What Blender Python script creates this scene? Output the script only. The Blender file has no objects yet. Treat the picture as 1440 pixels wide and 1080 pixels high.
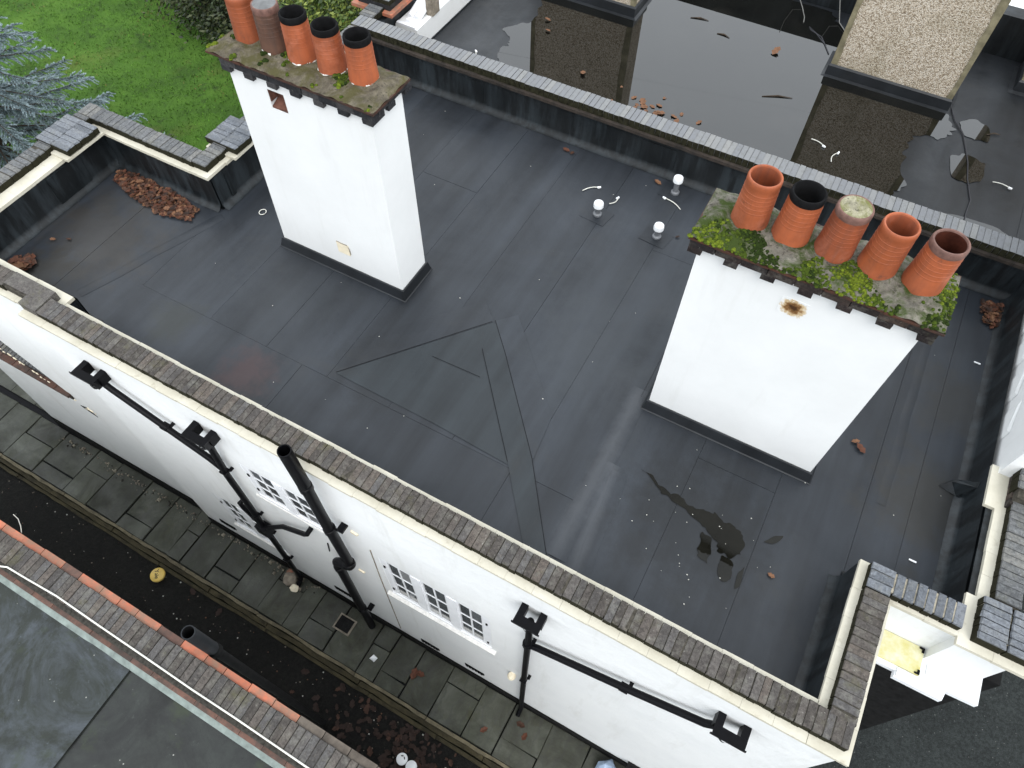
import bpy, bmesh, math, random
from mathutils import Vector, Matrix
random.seed(7)
sc = bpy.context.scene
col = sc.collection

# ------------------------------------------------------------------ camera, sky, sun, exposure
cd = bpy.data.cameras.new("camera"); cam = bpy.data.objects.new("camera", cd); col.objects.link(cam)
cd.sensor_width = 36; cd.lens = 25.54; cd.clip_start = 0.05; cd.clip_end = 600
r0, r1, r2 = (0.87742, 0.47966, 0.00805), (0.40906, -0.73929, -0.53491), (-0.25063, 0.47263, -0.84487)
cam.matrix_world = Matrix(((r0[0], -r1[0], -r2[0], 0), (r0[1], -r1[1], -r2[1], 0), (r0[2], -r1[2], -r2[2], 6.9), (0, 0, 0, 1)))
sc.camera = cam
SUN_EL, SUN_AZ = 52, 138          # degrees; azimuth measured clockwise from +y
w = bpy.data.worlds.new("World"); sc.world = w; w.use_nodes = True
nt = w.node_tree; bg = nt.nodes["Background"]
sky = nt.nodes.new("ShaderNodeTexSky"); sky.sky_type = 'NISHITA'; sky.sun_disc = False
sky.sun_elevation = math.radians(SUN_EL); sky.sun_rotation = math.radians(SUN_AZ)
sky.air_density = 1.0; sky.dust_density = 6.0; sky.ozone_density = 1.0
hs = nt.nodes.new("ShaderNodeHueSaturation"); hs.inputs['Saturation'].default_value = 0.30
nt.links.new(sky.outputs[0], hs.inputs['Color']); 
mx = nt.nodes.new("ShaderNodeMix"); mx.data_type = 'RGBA'; mx.inputs[0].default_value = 0.84; mx.inputs[7].default_value = (7.3, 7.75, 8.2, 1)   # flat overcast veil
nt.links.new(hs.outputs[0], mx.inputs[6]); nt.links.new(mx.outputs[2], bg.inputs[0])
bg.inputs[1].default_value = 0.15
sd = bpy.data.lights.new("sun", 'SUN'); sd.energy = 0.5; sd.angle = math.radians(24); sd.color = (1, .97, .93)
so = bpy.data.objects.new("sun", sd); col.objects.link(so)
e, a = math.radians(SUN_EL), math.radians(SUN_AZ)
so.rotation_euler = Vector((math.sin(a)*math.cos(e), math.cos(a)*math.cos(e), math.sin(e))).to_track_quat('Z', 'Y').to_euler()
sc.view_settings.view_transform = 'Standard'; sc.view_settings.look = 'None'
sc.view_settings.gamma = 1; sc.view_settings.use_curve_mapping = False
sc.view_settings.exposure = 0.92
sc.render.engine = 'CYCLES'

# ------------------------------------------------------------------ materials
class Mt:
    def __init__(s, name, rough=.7, spec=.5):
        s.m = bpy.data.materials.new(name); s.m.use_nodes = True
        s.t = s.m.node_tree; s.b = s.t.nodes["Principled BSDF"]
        s.b.inputs['Roughness'].default_value = rough; s.b.inputs['Specular IOR Level'].default_value = spec
        s.tc = s.t.nodes.new("ShaderNodeTexCoord")
        s._r = None; s._v = None
    def n(s, k): return s.t.nodes.new(k)
    def l(s, a, b): s.t.links.new(a, b)
    def pos(s): return s.n("ShaderNodeNewGeometry").outputs['Position']
    def rnd(s):
        if s._r is None: s._r = s.n("ShaderNodeObjectInfo").outputs['Random']
        return s._r
    def vec(s):                                  # object coordinates shifted per object, so shared meshes differ
        if s._v is None:
            m = s.n("ShaderNodeMath"); m.operation = 'MULTIPLY'; m.inputs[1].default_value = 57; s.l(s.rnd(), m.inputs[0])
            v = s.n("ShaderNodeVectorMath"); v.operation = 'ADD'; s.l(s.tc.outputs['Object'], v.inputs[0]); s.l(m.outputs[0], v.inputs[1])
            s._v = v.outputs[0]
        return s._v
    def scale(s, v, sc):
        m = s.n("ShaderNodeMapping"); m.inputs['Scale'].default_value = sc; s.l(v, m.inputs['Vector']); return m.outputs[0]
    def noise(s, sc, det=5, rough=.6, v=None, dist=0.0):
        k = s.n("ShaderNodeTexNoise"); k.inputs['Scale'].default_value = sc; k.inputs['Detail'].default_value = det
        k.inputs['Roughness'].default_value = rough; k.inputs['Distortion'].default_value = dist
        s.l(v if v is not None else s.vec(), k.inputs['Vector']); return k.outputs['Fac']
    def voro(s, sc, v=None, feat='F1', out='Distance'):
        k = s.n("ShaderNodeTexVoronoi"); k.feature = feat; k.inputs['Scale'].default_value = sc
        s.l(v if v is not None else s.vec(), k.inputs['Vector']); return k.outputs[out]
    def ramp(s, f, stops):
        k = s.n("ShaderNodeValToRGB"); s.l(f, k.inputs[0]); el = k.color_ramp.elements
        while len(el) < len(stops): el.new(.5)
        for x, (p, c) in zip(el, stops):
            x.position = p; c = (c, c, c) if isinstance(c, (int, float)) else c; x.color = (*c, 1)
        return k.outputs[0]
    def put(s, v, sock):
        if isinstance(v, (tuple, list)): sock.default_value = (*v, 1) if len(v) == 3 else v
        elif isinstance(v, (int, float)): sock.default_value = v
        else: s.l(v, sock)
    def mix(s, f, a, b, mode='MIX'):
        k = s.n("ShaderNodeMix"); k.data_type = 'RGBA'; k.blend_type = mode
        s.put(f, k.inputs[0]); s.put(a, k.inputs[6]); s.put(b, k.inputs[7]); return k.outputs[2]
    def math(s, op, a, b=0.0, clamp=False):
        k = s.n("ShaderNodeMath"); k.operation = op; k.use_clamp = clamp; s.put(a, k.inputs[0]); s.put(b, k.inputs[1]); return k.outputs[0]
    def sep(s, v):
        k = s.n("ShaderNodeSeparateXYZ"); s.l(v, k.inputs[0]); return k.outputs
    def vary(s, c, amt):                         # per-object brightness
        k = s.n("ShaderNodeMapRange"); s.l(s.rnd(), k.inputs[0]); k.inputs[3].default_value = 1-amt; k.inputs[4].default_value = 1+amt
        h = s.n("ShaderNodeHueSaturation"); s.put(c, h.inputs['Color']); s.l(k.outputs[0], h.inputs['Value']); return h.outputs[0]
    def bump(s, f, st=.3, d=.01):
        k = s.n("ShaderNodeBump"); k.inputs['Strength'].default_value = st; k.inputs['Distance'].default_value = d
        s.l(f, k.inputs['Height']); s.l(k.outputs[0], s.b.inputs['Normal'])
    def col(s, c): s.put(c, s.b.inputs['Base Color'])
    def rgh(s, r): s.put(r, s.b.inputs['Roughness'])

def simple(name, c, rough=.6, spec=.5, var=.15, sc=8, bump=.15, bs=60, bd=.004, rv=0):
    m = Mt(name, rough, spec)
    lo = tuple(x*(1-var) for x in c); hi = tuple(min(1, x*(1+var)) for x in c)
    cc = m.ramp(m.noise(sc), [(.3, lo), (.7, hi)])
    if rv: cc = m.vary(cc, rv)
    m.col(cc)
    if bump: m.bump(m.noise(bs, 4), bump, bd)
    return m.m

M = {}
# white painted render
def white(name, dirt=.25, base=(.755, .762, .755)):
    m = Mt(name, .6, .3)
    P = m.pos()
    c = m.ramp(m.noise(1.3, 6, .65, P), [(.3, tuple(x*.93 for x in base)), (.65, base)])
    st = m.noise(1, 7, .65, m.scale(P, (5, 5, .7)))
    c = m.mix(m.math('MULTIPLY', m.ramp(st, [(.58, 0), (.78, 1)]), dirt), c, (.50, .49, .45)); c = m.mix(m.ramp(m.noise(2.6, 9, .75, P), [(.64, 0), (.74, .3)]), c, (.55, .52, .45))
    m.col(c)
    m.bump(m.noise(4, 8, .6, P), .20, .02)
    return m.m
M['white'] = white('white_render', .22)
def facade():
    m = Mt('facade_render', .6, .3); P = m.pos(); X, Y, Z = m.sep(P)
    c = m.ramp(m.noise(.9, 6, .65, P), [(.3, (.70, .71, .708)), (.65, (.755, .762, .755))])
    st = m.noise(1, 8, .65, m.scale(P, (3.5, 3.5, .5)))
    c = m.mix(m.math('MULTIPLY', m.ramp(st, [(.56, 0), (.80, 1)]), .42), c, (.45, .44, .39)); c = m.mix(m.ramp(m.noise(2.1, 9, .75, P), [(.64, 0), (.72, .35)]), c, (.50, .47, .40))
    m.col(c); m.bump(m.noise(5, 9, .6, P), .45, .03)
    return m.m
M['facade'] = facade()
# single ply roof membrane
def membrane(name, base, wet=False, streak=False):
    m = Mt(name, .45, .36); P = m.pos()
    lo, mid, hi = (tuple(x*k for x in base) for k in (.55, 1.0, 1.95))
    c = m.ramp(m.noise(.55, 7, .62, P, .3), [(.30, lo), (.50, mid), (.72, hi)])
    c = m.mix(.5, c, m.ramp(m.noise(1, 6, .6, m.scale(P, (2.6, .22, 1))), [(.36, lo), (.64, hi)]))
    c = m.vary(c, .13)
    if streak:
        s = m.noise(1, 6, .7, m.scale(P, (7, 7, .9)))
        c = m.mix(m.ramp(s, [(.42, 0), (.56, 1)]), c, tuple(x*.42 for x in base))
    else:
        for (cx, cy, r_, k_, cc) in (((-4.75, 2.50, .42, .65, (.050, .028, .028)), (-5.95, 2.70, .40, .40, (.028, .030, .021)), (-7.75, 3.3, .95, .6, (.030, .026, .021)), (-7.9, 2.5, .5, .7, (.020, .018, .014)), (2.35, 4.6, .75, .6, (.026, .024, .019)), (2.4, 6.0, .6, .5, (.030, .028, .023)), (.35, 3.25, .95, .62, (.0095, .0105, .0115)), (-3.4, 3.2, .6, .5, (.011, .012, .013)), (-1.5, 4.6, .9, .3, (.034, .039, .043)), (-1.2, 5.6, 1.2, .3, (.032, .037, .042)), (-5.0, 3.6, .9, .3, (.028, .032, .036))) if name == 'roof_membrane' else ()):
            d_ = m.n("ShaderNodeVectorMath"); d_.operation = 'DISTANCE'; m.l(P, d_.inputs[0]); d_.inputs[1].default_value = (cx, cy, 0)
            q_ = m.math('ADD', m.math('DIVIDE', d_.outputs['Value'], r_), m.math('MULTIPLY', m.math('SUBTRACT', m.noise(3.1, 8, .7, P), .5), 2.6))
            c = m.mix(m.ramp(q_, [(.35, k_), (1.0, 0)]), c, cc)
        dust = m.ramp(m.noise(1.1, 9, .72, P, .5), [(.56, 0), (.75, 1)])
        c = m.mix(m.math('MULTIPLY', dust, .40), c, (.034, .034, .032))
        spots = m.ramp(m.voro(5.5, P), [(.02, 1), (.035, 0)])
        c = m.mix(m.math('MULTIPLY', spots, .10), c, (.18, .18, .17))
    if name == 'roof_membrane':                     # sheen on two creases, painted in as pale streaks
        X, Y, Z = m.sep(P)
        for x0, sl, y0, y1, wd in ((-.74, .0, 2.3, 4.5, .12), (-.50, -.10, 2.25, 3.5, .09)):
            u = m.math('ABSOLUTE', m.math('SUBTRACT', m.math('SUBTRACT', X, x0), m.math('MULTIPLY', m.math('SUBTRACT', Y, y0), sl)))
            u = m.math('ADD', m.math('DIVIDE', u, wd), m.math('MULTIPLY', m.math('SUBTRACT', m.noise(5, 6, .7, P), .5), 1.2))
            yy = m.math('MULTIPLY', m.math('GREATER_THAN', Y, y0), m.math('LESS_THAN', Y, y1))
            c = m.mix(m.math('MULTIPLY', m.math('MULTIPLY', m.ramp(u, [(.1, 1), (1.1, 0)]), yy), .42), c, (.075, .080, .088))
    m.col(c)
    m.rgh(m.ramp(m.noise(.8, 7, .65, P, .6), [(.35, .30), (.62, .58)]))
    k = m.math('ADD', m.math('MULTIPLY', m.noise(1.6, 4, .5, P), 1.0), m.math('MULTIPLY', m.noise(140, 2, .5, P), .05))
    m.bump(k, .25, .05)
    return m.m
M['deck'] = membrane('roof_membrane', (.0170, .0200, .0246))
M['deck_patch'] = membrane('patch_membrane', (.0172, .0215, .0250))
M['deck_back'] = membrane('back_roof_membrane', (.0115, .0132, .0155))
M['upstand'] = membrane('upstand_membrane', (.0125, .0160, .0185), streak=True)
M['gap'] = simple('joint_black', (.006, .006, .007), .8, .2, bump=0)
# cream painted creasing tiles, coping bricks
def cream():
    m = Mt('cream_paint', .6, .3); P = m.pos()
    c = m.ramp(m.noise(3, 7, .65, P), [(.3, (.46, .43, .34)), (.7, (.60, .57, .48))])
    c = m.mix(m.ramp(m.noise(7, 8, .7, P), [(.60, 0), (.74, .7)]), c, (.28, .24, .17))
    m.col(c); m.bump(m.noise(14, 6, .6, P), .3, .012); return m.m
M['cream'] = cream()
def brick(name, cols, lichen=.5, moss=.25, rv=.3, rough=.85):
    m = Mt(name, rough, .3)
    n = len(cols); c = m.ramp(m.rnd(), [((i+.5)/n, x) for i, x in enumerate(cols)])
    m.t.nodes[-1].color_ramp.interpolation = 'LINEAR'
    P = m.pos(); g = m.noise(38, 8, .78, P); c = m.mix(m.ramp(g, [(.36, .85), (.58, 0)]), c, tuple(x*.35 for x in cols[0]))
    c = m.vary(c, .28); c = m.mix(m.ramp(m.noise(24, 7, .75, P), [(.54, 0), (.70, .6)]), c, tuple(min(1, x*1.9) for x in cols[0]))
    li = m.ramp(m.noise(9, 9, .75, P), [(.50, 0), (.70, lichen)]); c = m.mix(li, c, (.24, .235, .20))
    mo = m.ramp(m.noise(3.2, 8, .7, P), [(.56, 0), (.70, moss)]); c = m.mix(mo, c, (.085, .08, .035))
    sp = m.ramp(m.noise(30, 4, .75, P), [(.66, 0), (.71, .6)]); c = m.mix(sp, c, (.34, .33, .29))
    m.col(c); m.bump(m.noise(38, 8, .75, P), .8, .014); return m.m
M['brick'] = brick('weathered_coping_brick', [(.080, .070, .062), (.098, .086, .076), (.066, .062, .060), (.105, .086, .072), (.088, .080, .074), (.074, .071, .070)], .40, .6)
M['brick_grey'] = brick('grey_coping_brick', [(.135, .14, .145), (.16, .162, .16), (.12, .124, .13), (.145, .142, .132)], .3, .35)
M['brick_blue'] = brick('blue_engineering_brick', [(.140, .152, .172), (.120, .132, .150), (.158, .168, .185), (.132, .142, .158)], .3, .08, rough=.55)
M['brick_black'] = brick('black_corbel_brick', [(.022, .023, .027), (.03, .03, .035), (.017, .017, .02), (.045, .043, .044)], .12, .05)
M['brick_brown'] = brick('sooty_corbel_brick', [(.022, .016, .016), (.035, .023, .02), (.016, .013, .014), (.05, .034, .026)], .3, .25)
M['mortar'] = simple('dark_mortar', (.045, .042, .036), .95, .2, .5, 30, .4, 80)
M['mortar_light'] = simple('pale_mortar', (.30, .27, .21), .95, .2, .4, 30, .4, 80)
M['joint_fill'] = simple('weathered_joint_mortar', (.050, .045, .036), .95, .2, .6, 25, .5, 60, .01)
M['dark_joint'] = simple('dark_brick_side', (.020, .019, .011), .95, .1, .6, 18, .4, 60)  # darker colour for the upright faces of the coping bricks
def terra(name, c, soot=0.0, dirt=.3, dark=(.05, .035, .03)):
    m = Mt(name, .55, .4); P = m.tc.outputs['Object']; V = m.vec()
    lo, hi = tuple(x*.72 for x in c), tuple(min(1, x*1.12) for x in c)
    cc = m.ramp(m.noise(4, 7, .6, V), [(.3, lo), (.68, hi)])
    st = m.noise(1, 7, .65, m.scale(V, (16, 16, 1.6)))
    cc = m.mix(m.math('MULTIPLY', m.ramp(st, [(.45, 0), (.72, 1)]), dirt), cc, dark)
    if 'tile' in name: cc = m.mix(m.math('MULTIPLY', m.ramp(m.noise(5, 7, .7, m.pos()), [(.42, 0), (.62, 1)]), .75), m.vary(cc, .35), dark)
    if 'terracotta' in name:
        cc = m.mix(m.ramp(m.noise(3.2, 8, .72, V, .4), [(.52, 0), (.68, .38)]), cc, tuple(min(1, x*1.25+.07) for x in c)); cc = m.mix(m.ramp(m.noise(9, 8, .75, V), [(.58, 0), (.70, .5)]), cc, dark); cc = m.vary(cc, .12)
    m.col(cc); m.rgh(m.ramp(m.noise(6, 5, .6, V), [(.35, .5), (.7, .8)])); m.bump(m.noise(40, 5), .12, .004); return m.m
M['terra'] = terra('orange_terracotta', (.335, .086, .031))
M['terra_deep'] = terra('deep_terracotta', (.25, .062, .023), dirt=.4)
M['terra_brown'] = terra('sooty_brown_terracotta', (.115, .058, .038), dirt=.75)
M['soot'] = simple('soot_black', (.007, .007, .0075), .9, .1, .4, 14, .2)
M['rim_brown'] = simple('smoky_rim', (.14, .075, .06), .7, .3, .35, 20, .2)
M['inside_dark'] = simple('flue_dark', (.05, .014, .008), .9, .1, .5, 9, .2)
M['lead'] = simple('lead_grey', (.11, .112, .112), .5, .5, .3, 14, .25, 30)
M['black_pipe'] = simple('black_gloss_paint', (.003, .003, .004), .42, .12, .3, 20, .08, 40)
M['black_matt'] = simple('black_masonry_paint', (.008, .008, .008), .8, .15, .5, 12, .4, 40)
M['grey_pipe'] = simple('faded_grey_plastic', (.014, .016, .018), .6, .2, .3, 9, .08)
M['frame'] = simple('white_gloss_paint', (.78, .79, .81), .4, .4, .05, 6, .08, 40)
M['sill'] = simple('flaking_sill_paint', (.70, .69, .66), .7, .3, .14, 24, .35, 50)
_g = Mt('window_glass', .05, .6); _g.col(_g.ramp(_g.rnd(), [(.0, (.045, .050, .056)), (.6, (.085, .092, .10)), (.85, (.14, .15, .16)), (1, (.26, .265, .27))])); _g.bump(_g.noise(4, 2), .05, .01); M['glass'] = _g.m
M['white_plastic'] = simple('white_plastic', (.82, .83, .84), .35, .5, .03, 5, 0)
M['wire_white'] = simple('white_wire', (.62, .61, .55), .5, .4, .1, 5, 0)
M['wire_grey'] = simple('grey_wire', (.22, .215, .20), .5, .4, .1, 5, 0)
M['wire_dark'] = simple('dark_wire', (.03, .03, .035), .5, .4, .1, 5, 0)
M['vent_pipe'] = simple('grey_vent_pipe', (.13, .135, .145), .4, .5, .2, 12, .1)
M['yellow'] = simple('yellow_plastic', (.72, .50, .12), .4, .5, .12, 12, .05)
M['ink'] = simple('dark_print', (.03, .025, .02), .5, .3, 0, 5, 0)
M['red_tile'] = terra('red_creasing_tile', (.37, .108, .056), dirt=.55, dark=(.16, .11, .075))
M['grey_tile'] = simple('grey_weathered_tile', (.095, .080, .066), .9, .2, .4, 9, .4, 40)
M['brown_tile'] = terra('brown_creasing_tile', (.115, .055, .038), dirt=.6, dark=(.03, .025, .02))
M['rust_tile'] = terra('rusty_crown_tile', (.085, .034, .020), dirt=.7, dark=(.022, .016, .013))
M['dark_tile'] = terra('dark_creasing_tile', (.050, .038, .030), dirt=.6, dark=(.012, .011, .010))
# leaves
LV = [simple('dry_leaf_'+n, c, .7, .3, .3, 25, 0) for n, c in (('rust', (.088, .032, .017)), ('brown', (.055, .026, .016)), ('tan', (.145, .070, .036)), ('dark', (.026, .014, .010)))]
# flaunching with moss
def flaunch(name, moss, amount, base, yfront):
    m = Mt(name, .95, .2); P = m.pos(); X, Y, Z = m.sep(P)
    c = m.ramp(m.noise(9, 8, .7, P), [(.28, tuple(x*.4 for x in base)), (.5, base), (.72, tuple(x*1.7 for x in base))])
    c = m.mix(m.ramp(m.noise(32, 4, .7, P), [(.56, 0), (.66, .8)]), c, (.035, .032, .025))
    c = m.mix(m.ramp(m.noise(4.5, 9, .72, P, .4), [(1-amount-.08, 0), (1-amount+.06, 1)]), c, moss)
    m.col(c); m.bump(m.noise(26, 8, .7, P), .8, .02); return m.m
M['flaunch_moss'] = flaunch('mossy_flaunching', (.034, .052, .010), .47, (.145, .135, .112), 4.2)
M['flaunch_brown'] = flaunch('lichen_flaunching', (.070, .064, .028), .48, (.115, .100, .074), 4.2)
M['pale_cap'] = flaunch('pale_mossy_cap', (.15, .15, .055), .45, (.30, .28, .20), 4.2)
M['moss'] = [simple('moss_'+n, c, .95, .1, .55, 60, 1.0, 90, .012) for n, c in (('bright', (.095, .125, .012)), ('mid', (.045, .068, .009)), ('dark', (.018, .030, .006)))]
# pebble dash
def pebble():
    m = Mt('pebble_dash', .9, .2); P = m.pos()
    v = m.voro(62, P, out='Color'); d = m.voro(62, P)
    bw = m.n("ShaderNodeRGBToBW"); m.l(v, bw.inputs[0])
    c = m.ramp(bw.outputs[0], [(.15, (.22, .17, .115)), (.5, (.47, .40, .31)), (.85, (.66, .60, .51))])
    c = m.mix(m.ramp(d, [(.45, 0), (.85, .6)]), c, (.12, .095, .065))
    c = m.mix(m.ramp(m.noise(1.4, 6, .6, P), [(.5, 0), (.75, .45)]), c, (.16, .14, .08))
    m.col(c); m.bump(m.math('SUBTRACT', 1.0, d), .6, .012); return m.m
M['pebble'] = pebble()
M['edge_render'] = simple('olive_shaded_render', (.17, .15, .095), .9, .2, .4, 7, .4, 40)  # olive corner render, darkened to paint in the shaded side strip
# water
def water(name, base=(.0028, .0030, .0024), ior=1.55):
    m = Mt(name, .015, .5); P = m.pos(); m.b.inputs['IOR'].default_value = ior
    c = m.ramp(m.noise(1.2, 7, .65, P), [(.3, tuple(x*.6 for x in base)), (.7, tuple(x*1.8 for x in base))])
    c = m.mix(m.ramp(m.noise(.7, 8, .68, P, .6), [(.54, 0), (.74, .7)]), c, (.014, .013, .011)); c = m.mix(m.ramp(m.noise(7, 6, .7, P), [(.66, 0), (.74, .5)]), c, (.022, .015, .009))
    m.col(c); m.bump(m.noise(3, 3, .5, P), .012, .01); return m.m
M['water'] = water('standing_water', ior=1.74)
M['puddle'] = water('shallow_puddle', (.0075, .0072, .0055), 1.30)
def gritty(name, base, speck, thr=.1, sc=45, rough=.9, big=.5):
    m = Mt(name, rough, .3); P = m.pos()
    c = m.ramp(m.noise(.8, 8, .7, P), [(.3, tuple(x*(1-big) for x in base)), (.7, tuple(x*(1+big) for x in base))])
    c = m.mix(m.ramp(m.noise(sc, 3, .7, P), [(.45, 0), (.65, .6)]), c, tuple(x*1.9 for x in base))
    s = m.voro(sc*.25, P); c = m.mix(m.ramp(s, [(thr*.5, 1), (thr, 0)]), c, speck)
    c = m.mix(m.ramp(m.noise(sc*.45, 5, .75, P), [(.40, .7), (.58, 0)]), c, tuple(x*.25 for x in base))
    m.col(c); m.bump(m.noise(sc*.6, 6, .7, P), 1.0, .04); return m.m
M['gully'] = gritty('damp_black_gully', (.0085, .008, .0065), (.06, .055, .045), .07, 30)
M['gravel'] = gritty('dark_gravel_yard', (.026, .031, .030), (.17, .17, .16), .12, 50)
M['soil'] = gritty('dark_soil', (.016, .018, .010), (.05, .05, .035), .08)
def slab():
    m = Mt('york_stone_slab', .6, .4); P = m.pos(); V = m.vec()
    c = m.ramp(m.noise(2.2, 8, .65, V, .5), [(.3, (.024, .026, .017)), (.5, (.047, .050, .035)), (.75, (.080, .084, .066))])
    c = m.mix(m.ramp(m.noise(1.1, 9, .74, P, .8), [(.44, 0), (.62, .85)]), c, (.017, .017, .009)); c = m.mix(m.ramp(m.noise(3.5, 9, .75, P), [(.56, 0), (.68, .6)]), c, (.040, .040, .016))
    w_ = m.n("ShaderNodeTexWave"); w_.inputs['Scale'].default_value = 1.7; w_.inputs['Distortion'].default_value = 9; w_.inputs['Detail'].default_value = 4; m.l(V, w_.inputs[0])
    c = m.mix(m.ramp(w_.outputs['Fac'], [(.90, 0), (1.0, .5)]), c, (.035, .036, .030))
    m.col(m.vary(c, .22)); m.rgh(m.ramp(m.noise(2, 6, .6, P), [(.35, .35), (.65, .75)])); m.bump(m.noise(14, 8, .65, V), .4, .012); return m.m
M['slab'] = slab()
M['edging'] = simple('mossy_wet_edging', (.040, .033, .016), .8, .3, .55, 5, .5, 40, .01)
M['edging_light'] = simple('worn_edging', (.115, .098, .062), .8, .3, .5, 5, .5, 40, .01)
def lawn():
    m = Mt('lawn_green', .9, .2); P = m.pos()
    c = m.ramp(m.noise(.7, 8, .68, P), [(.30, (.028, .062, .010)), (.50, (.055, .125, .014)), (.70, (.085, .17, .022))])
    c = m.mix(m.ramp(m.noise(2.6, 8, .7, P), [(.56, 0), (.68, .75)]), c, (.020, .038, .010))
    c = m.mix(m.ramp(m.noise(.42, 6, .6, P), [(.60, 0), (.75, .6)]), c, (.105, .105, .028))
    m.col(c); m.bump(m.noise(30, 6, .7, P), 1.0, .05); return m.m
M['lawn'] = lawn()
M['blade'] = [simple('grass_'+n, c, .8, .2, .3, 3, 0) for n, c in (('bright', (.075, .175, .018)), ('mid', (.05, .12, .014)), ('dark', (.028, .06, .012)), ('straw', (.14, .13, .04)))]
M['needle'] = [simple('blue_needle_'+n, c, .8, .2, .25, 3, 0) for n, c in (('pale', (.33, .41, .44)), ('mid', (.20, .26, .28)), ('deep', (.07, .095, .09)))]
M['shrub'] = [simple('shrub_leaf_'+n, c, .6, .4, .3, 3, 0) for n, c in (('lime', (.19, .23, .045)), ('green', (.075, .115, .022)), ('deep', (.028, .048, .014)))]
M['dark_leaf'] = [simple('hedge_leaf_'+n, c, .6, .4, .3, 3, 0) for n, c in (('olive', (.05, .06, .02)), ('green', (.028, .042, .014)), ('deep', (.014, .022, .010)))]
M['bark'] = simple('bark', (.05, .038, .028), .95, .2, .4, 12, .6, 30, .02)
def deck_n(name, base, pale, amt):
    m = Mt(name, .5, .3); P = m.pos()
    c = m.ramp(m.noise(1.3, 8, .65, P, .4), [(.3, tuple(x*.7 for x in base)), (.7, tuple(x*1.3 for x in base))])
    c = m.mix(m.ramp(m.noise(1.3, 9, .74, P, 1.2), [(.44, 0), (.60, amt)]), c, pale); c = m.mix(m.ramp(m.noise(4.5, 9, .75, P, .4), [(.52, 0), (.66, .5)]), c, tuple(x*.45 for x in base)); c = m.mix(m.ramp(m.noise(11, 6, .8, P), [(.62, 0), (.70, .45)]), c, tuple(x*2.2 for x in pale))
    c = m.mix(m.ramp(m.noise(2.4, 8, .7, P), [(.54, 0), (.70, .7)]), c, (.030, .040, .018))
    c = m.mix(m.ramp(m.voro(7, P), [(.03, .8), (.06, 0)]), c, (.30, .30, .27))
    m.col(c); m.rgh(m.ramp(m.noise(1.1, 6, .6, P), [(.4, .12), (.6, .6)])); m.bump(m.noise(6, 8, .6, P), .15, .02); return m.m
M['felt_a'] = deck_n('pale_wet_felt', (.017, .0205, .0165), (.048, .056, .064), .95)  # bluish pale patches paint in the sky reflected by wet felt
M['felt_b'] = deck_n('dark_felt', (.0150, .0158, .0150), (.028, .032, .028), .7)
M['mint'] = simple('verdigris_flashing', (.17, .20, .185), .8, .3, .3, 9, .3, 30)
def rust():
    m = Mt('rusty_grille', .9, .2); P = m.tc.outputs['Object']; X, Y, Z = m.sep(P)
    r = m.math('SQRT', m.math('ADD', m.math('POWER', m.math('MULTIPLY', X, 7.2), 2), m.math('POWER', m.math('MULTIPLY', Z, 8.5), 2)))
    r = m.math('ADD', r, m.math('MULTIPLY', m.math('SUBTRACT', m.noise(30, 6, .7, P), .5), 1.1))
    m.col(m.ramp(r, [(.15, (.055, .024, .009)), (.42, (.20, .10, .035)), (.66, (.55, .42, .25)), (.84, (.735, .742, .735))])); m.bump(m.noise(60, 4, .6, P), .6, .01); return m.m
M['rust'] = rust()
M['yellow_lead'] = None
def ylich():
    m = Mt('yellow_lichen_lead', .8, .3); P = m.pos()
    c = m.ramp(m.noise(5, 8, .65, P), [(.3, (.52, .46, .14)), (.5, (.58, .55, .32)), (.7, (.66, .65, .56))])
    m.col(c); m.bump(m.noise(20, 5, .6, P), .3, .01); return m.m
M['yellow_lead'] = ylich()
M['stone'] = simple('rubble_stone', (.22, .19, .15), .9, .2, .4, 10, .6, 30, .02)
M['blue_bag'] = simple('pale_blue_plastic', (.30, .38, .50), .4, .5, .25, 12, .3, 20)
M['cream_patch'] = simple('cream_patch_paint', (.74, .66, .50), .7, .3, .12, 10, .2)
M['old_brick'] = simple('soot_stained_brick', (.12, .055, .04), .95, .2, .5, 14, .6, 40, .01)

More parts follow.
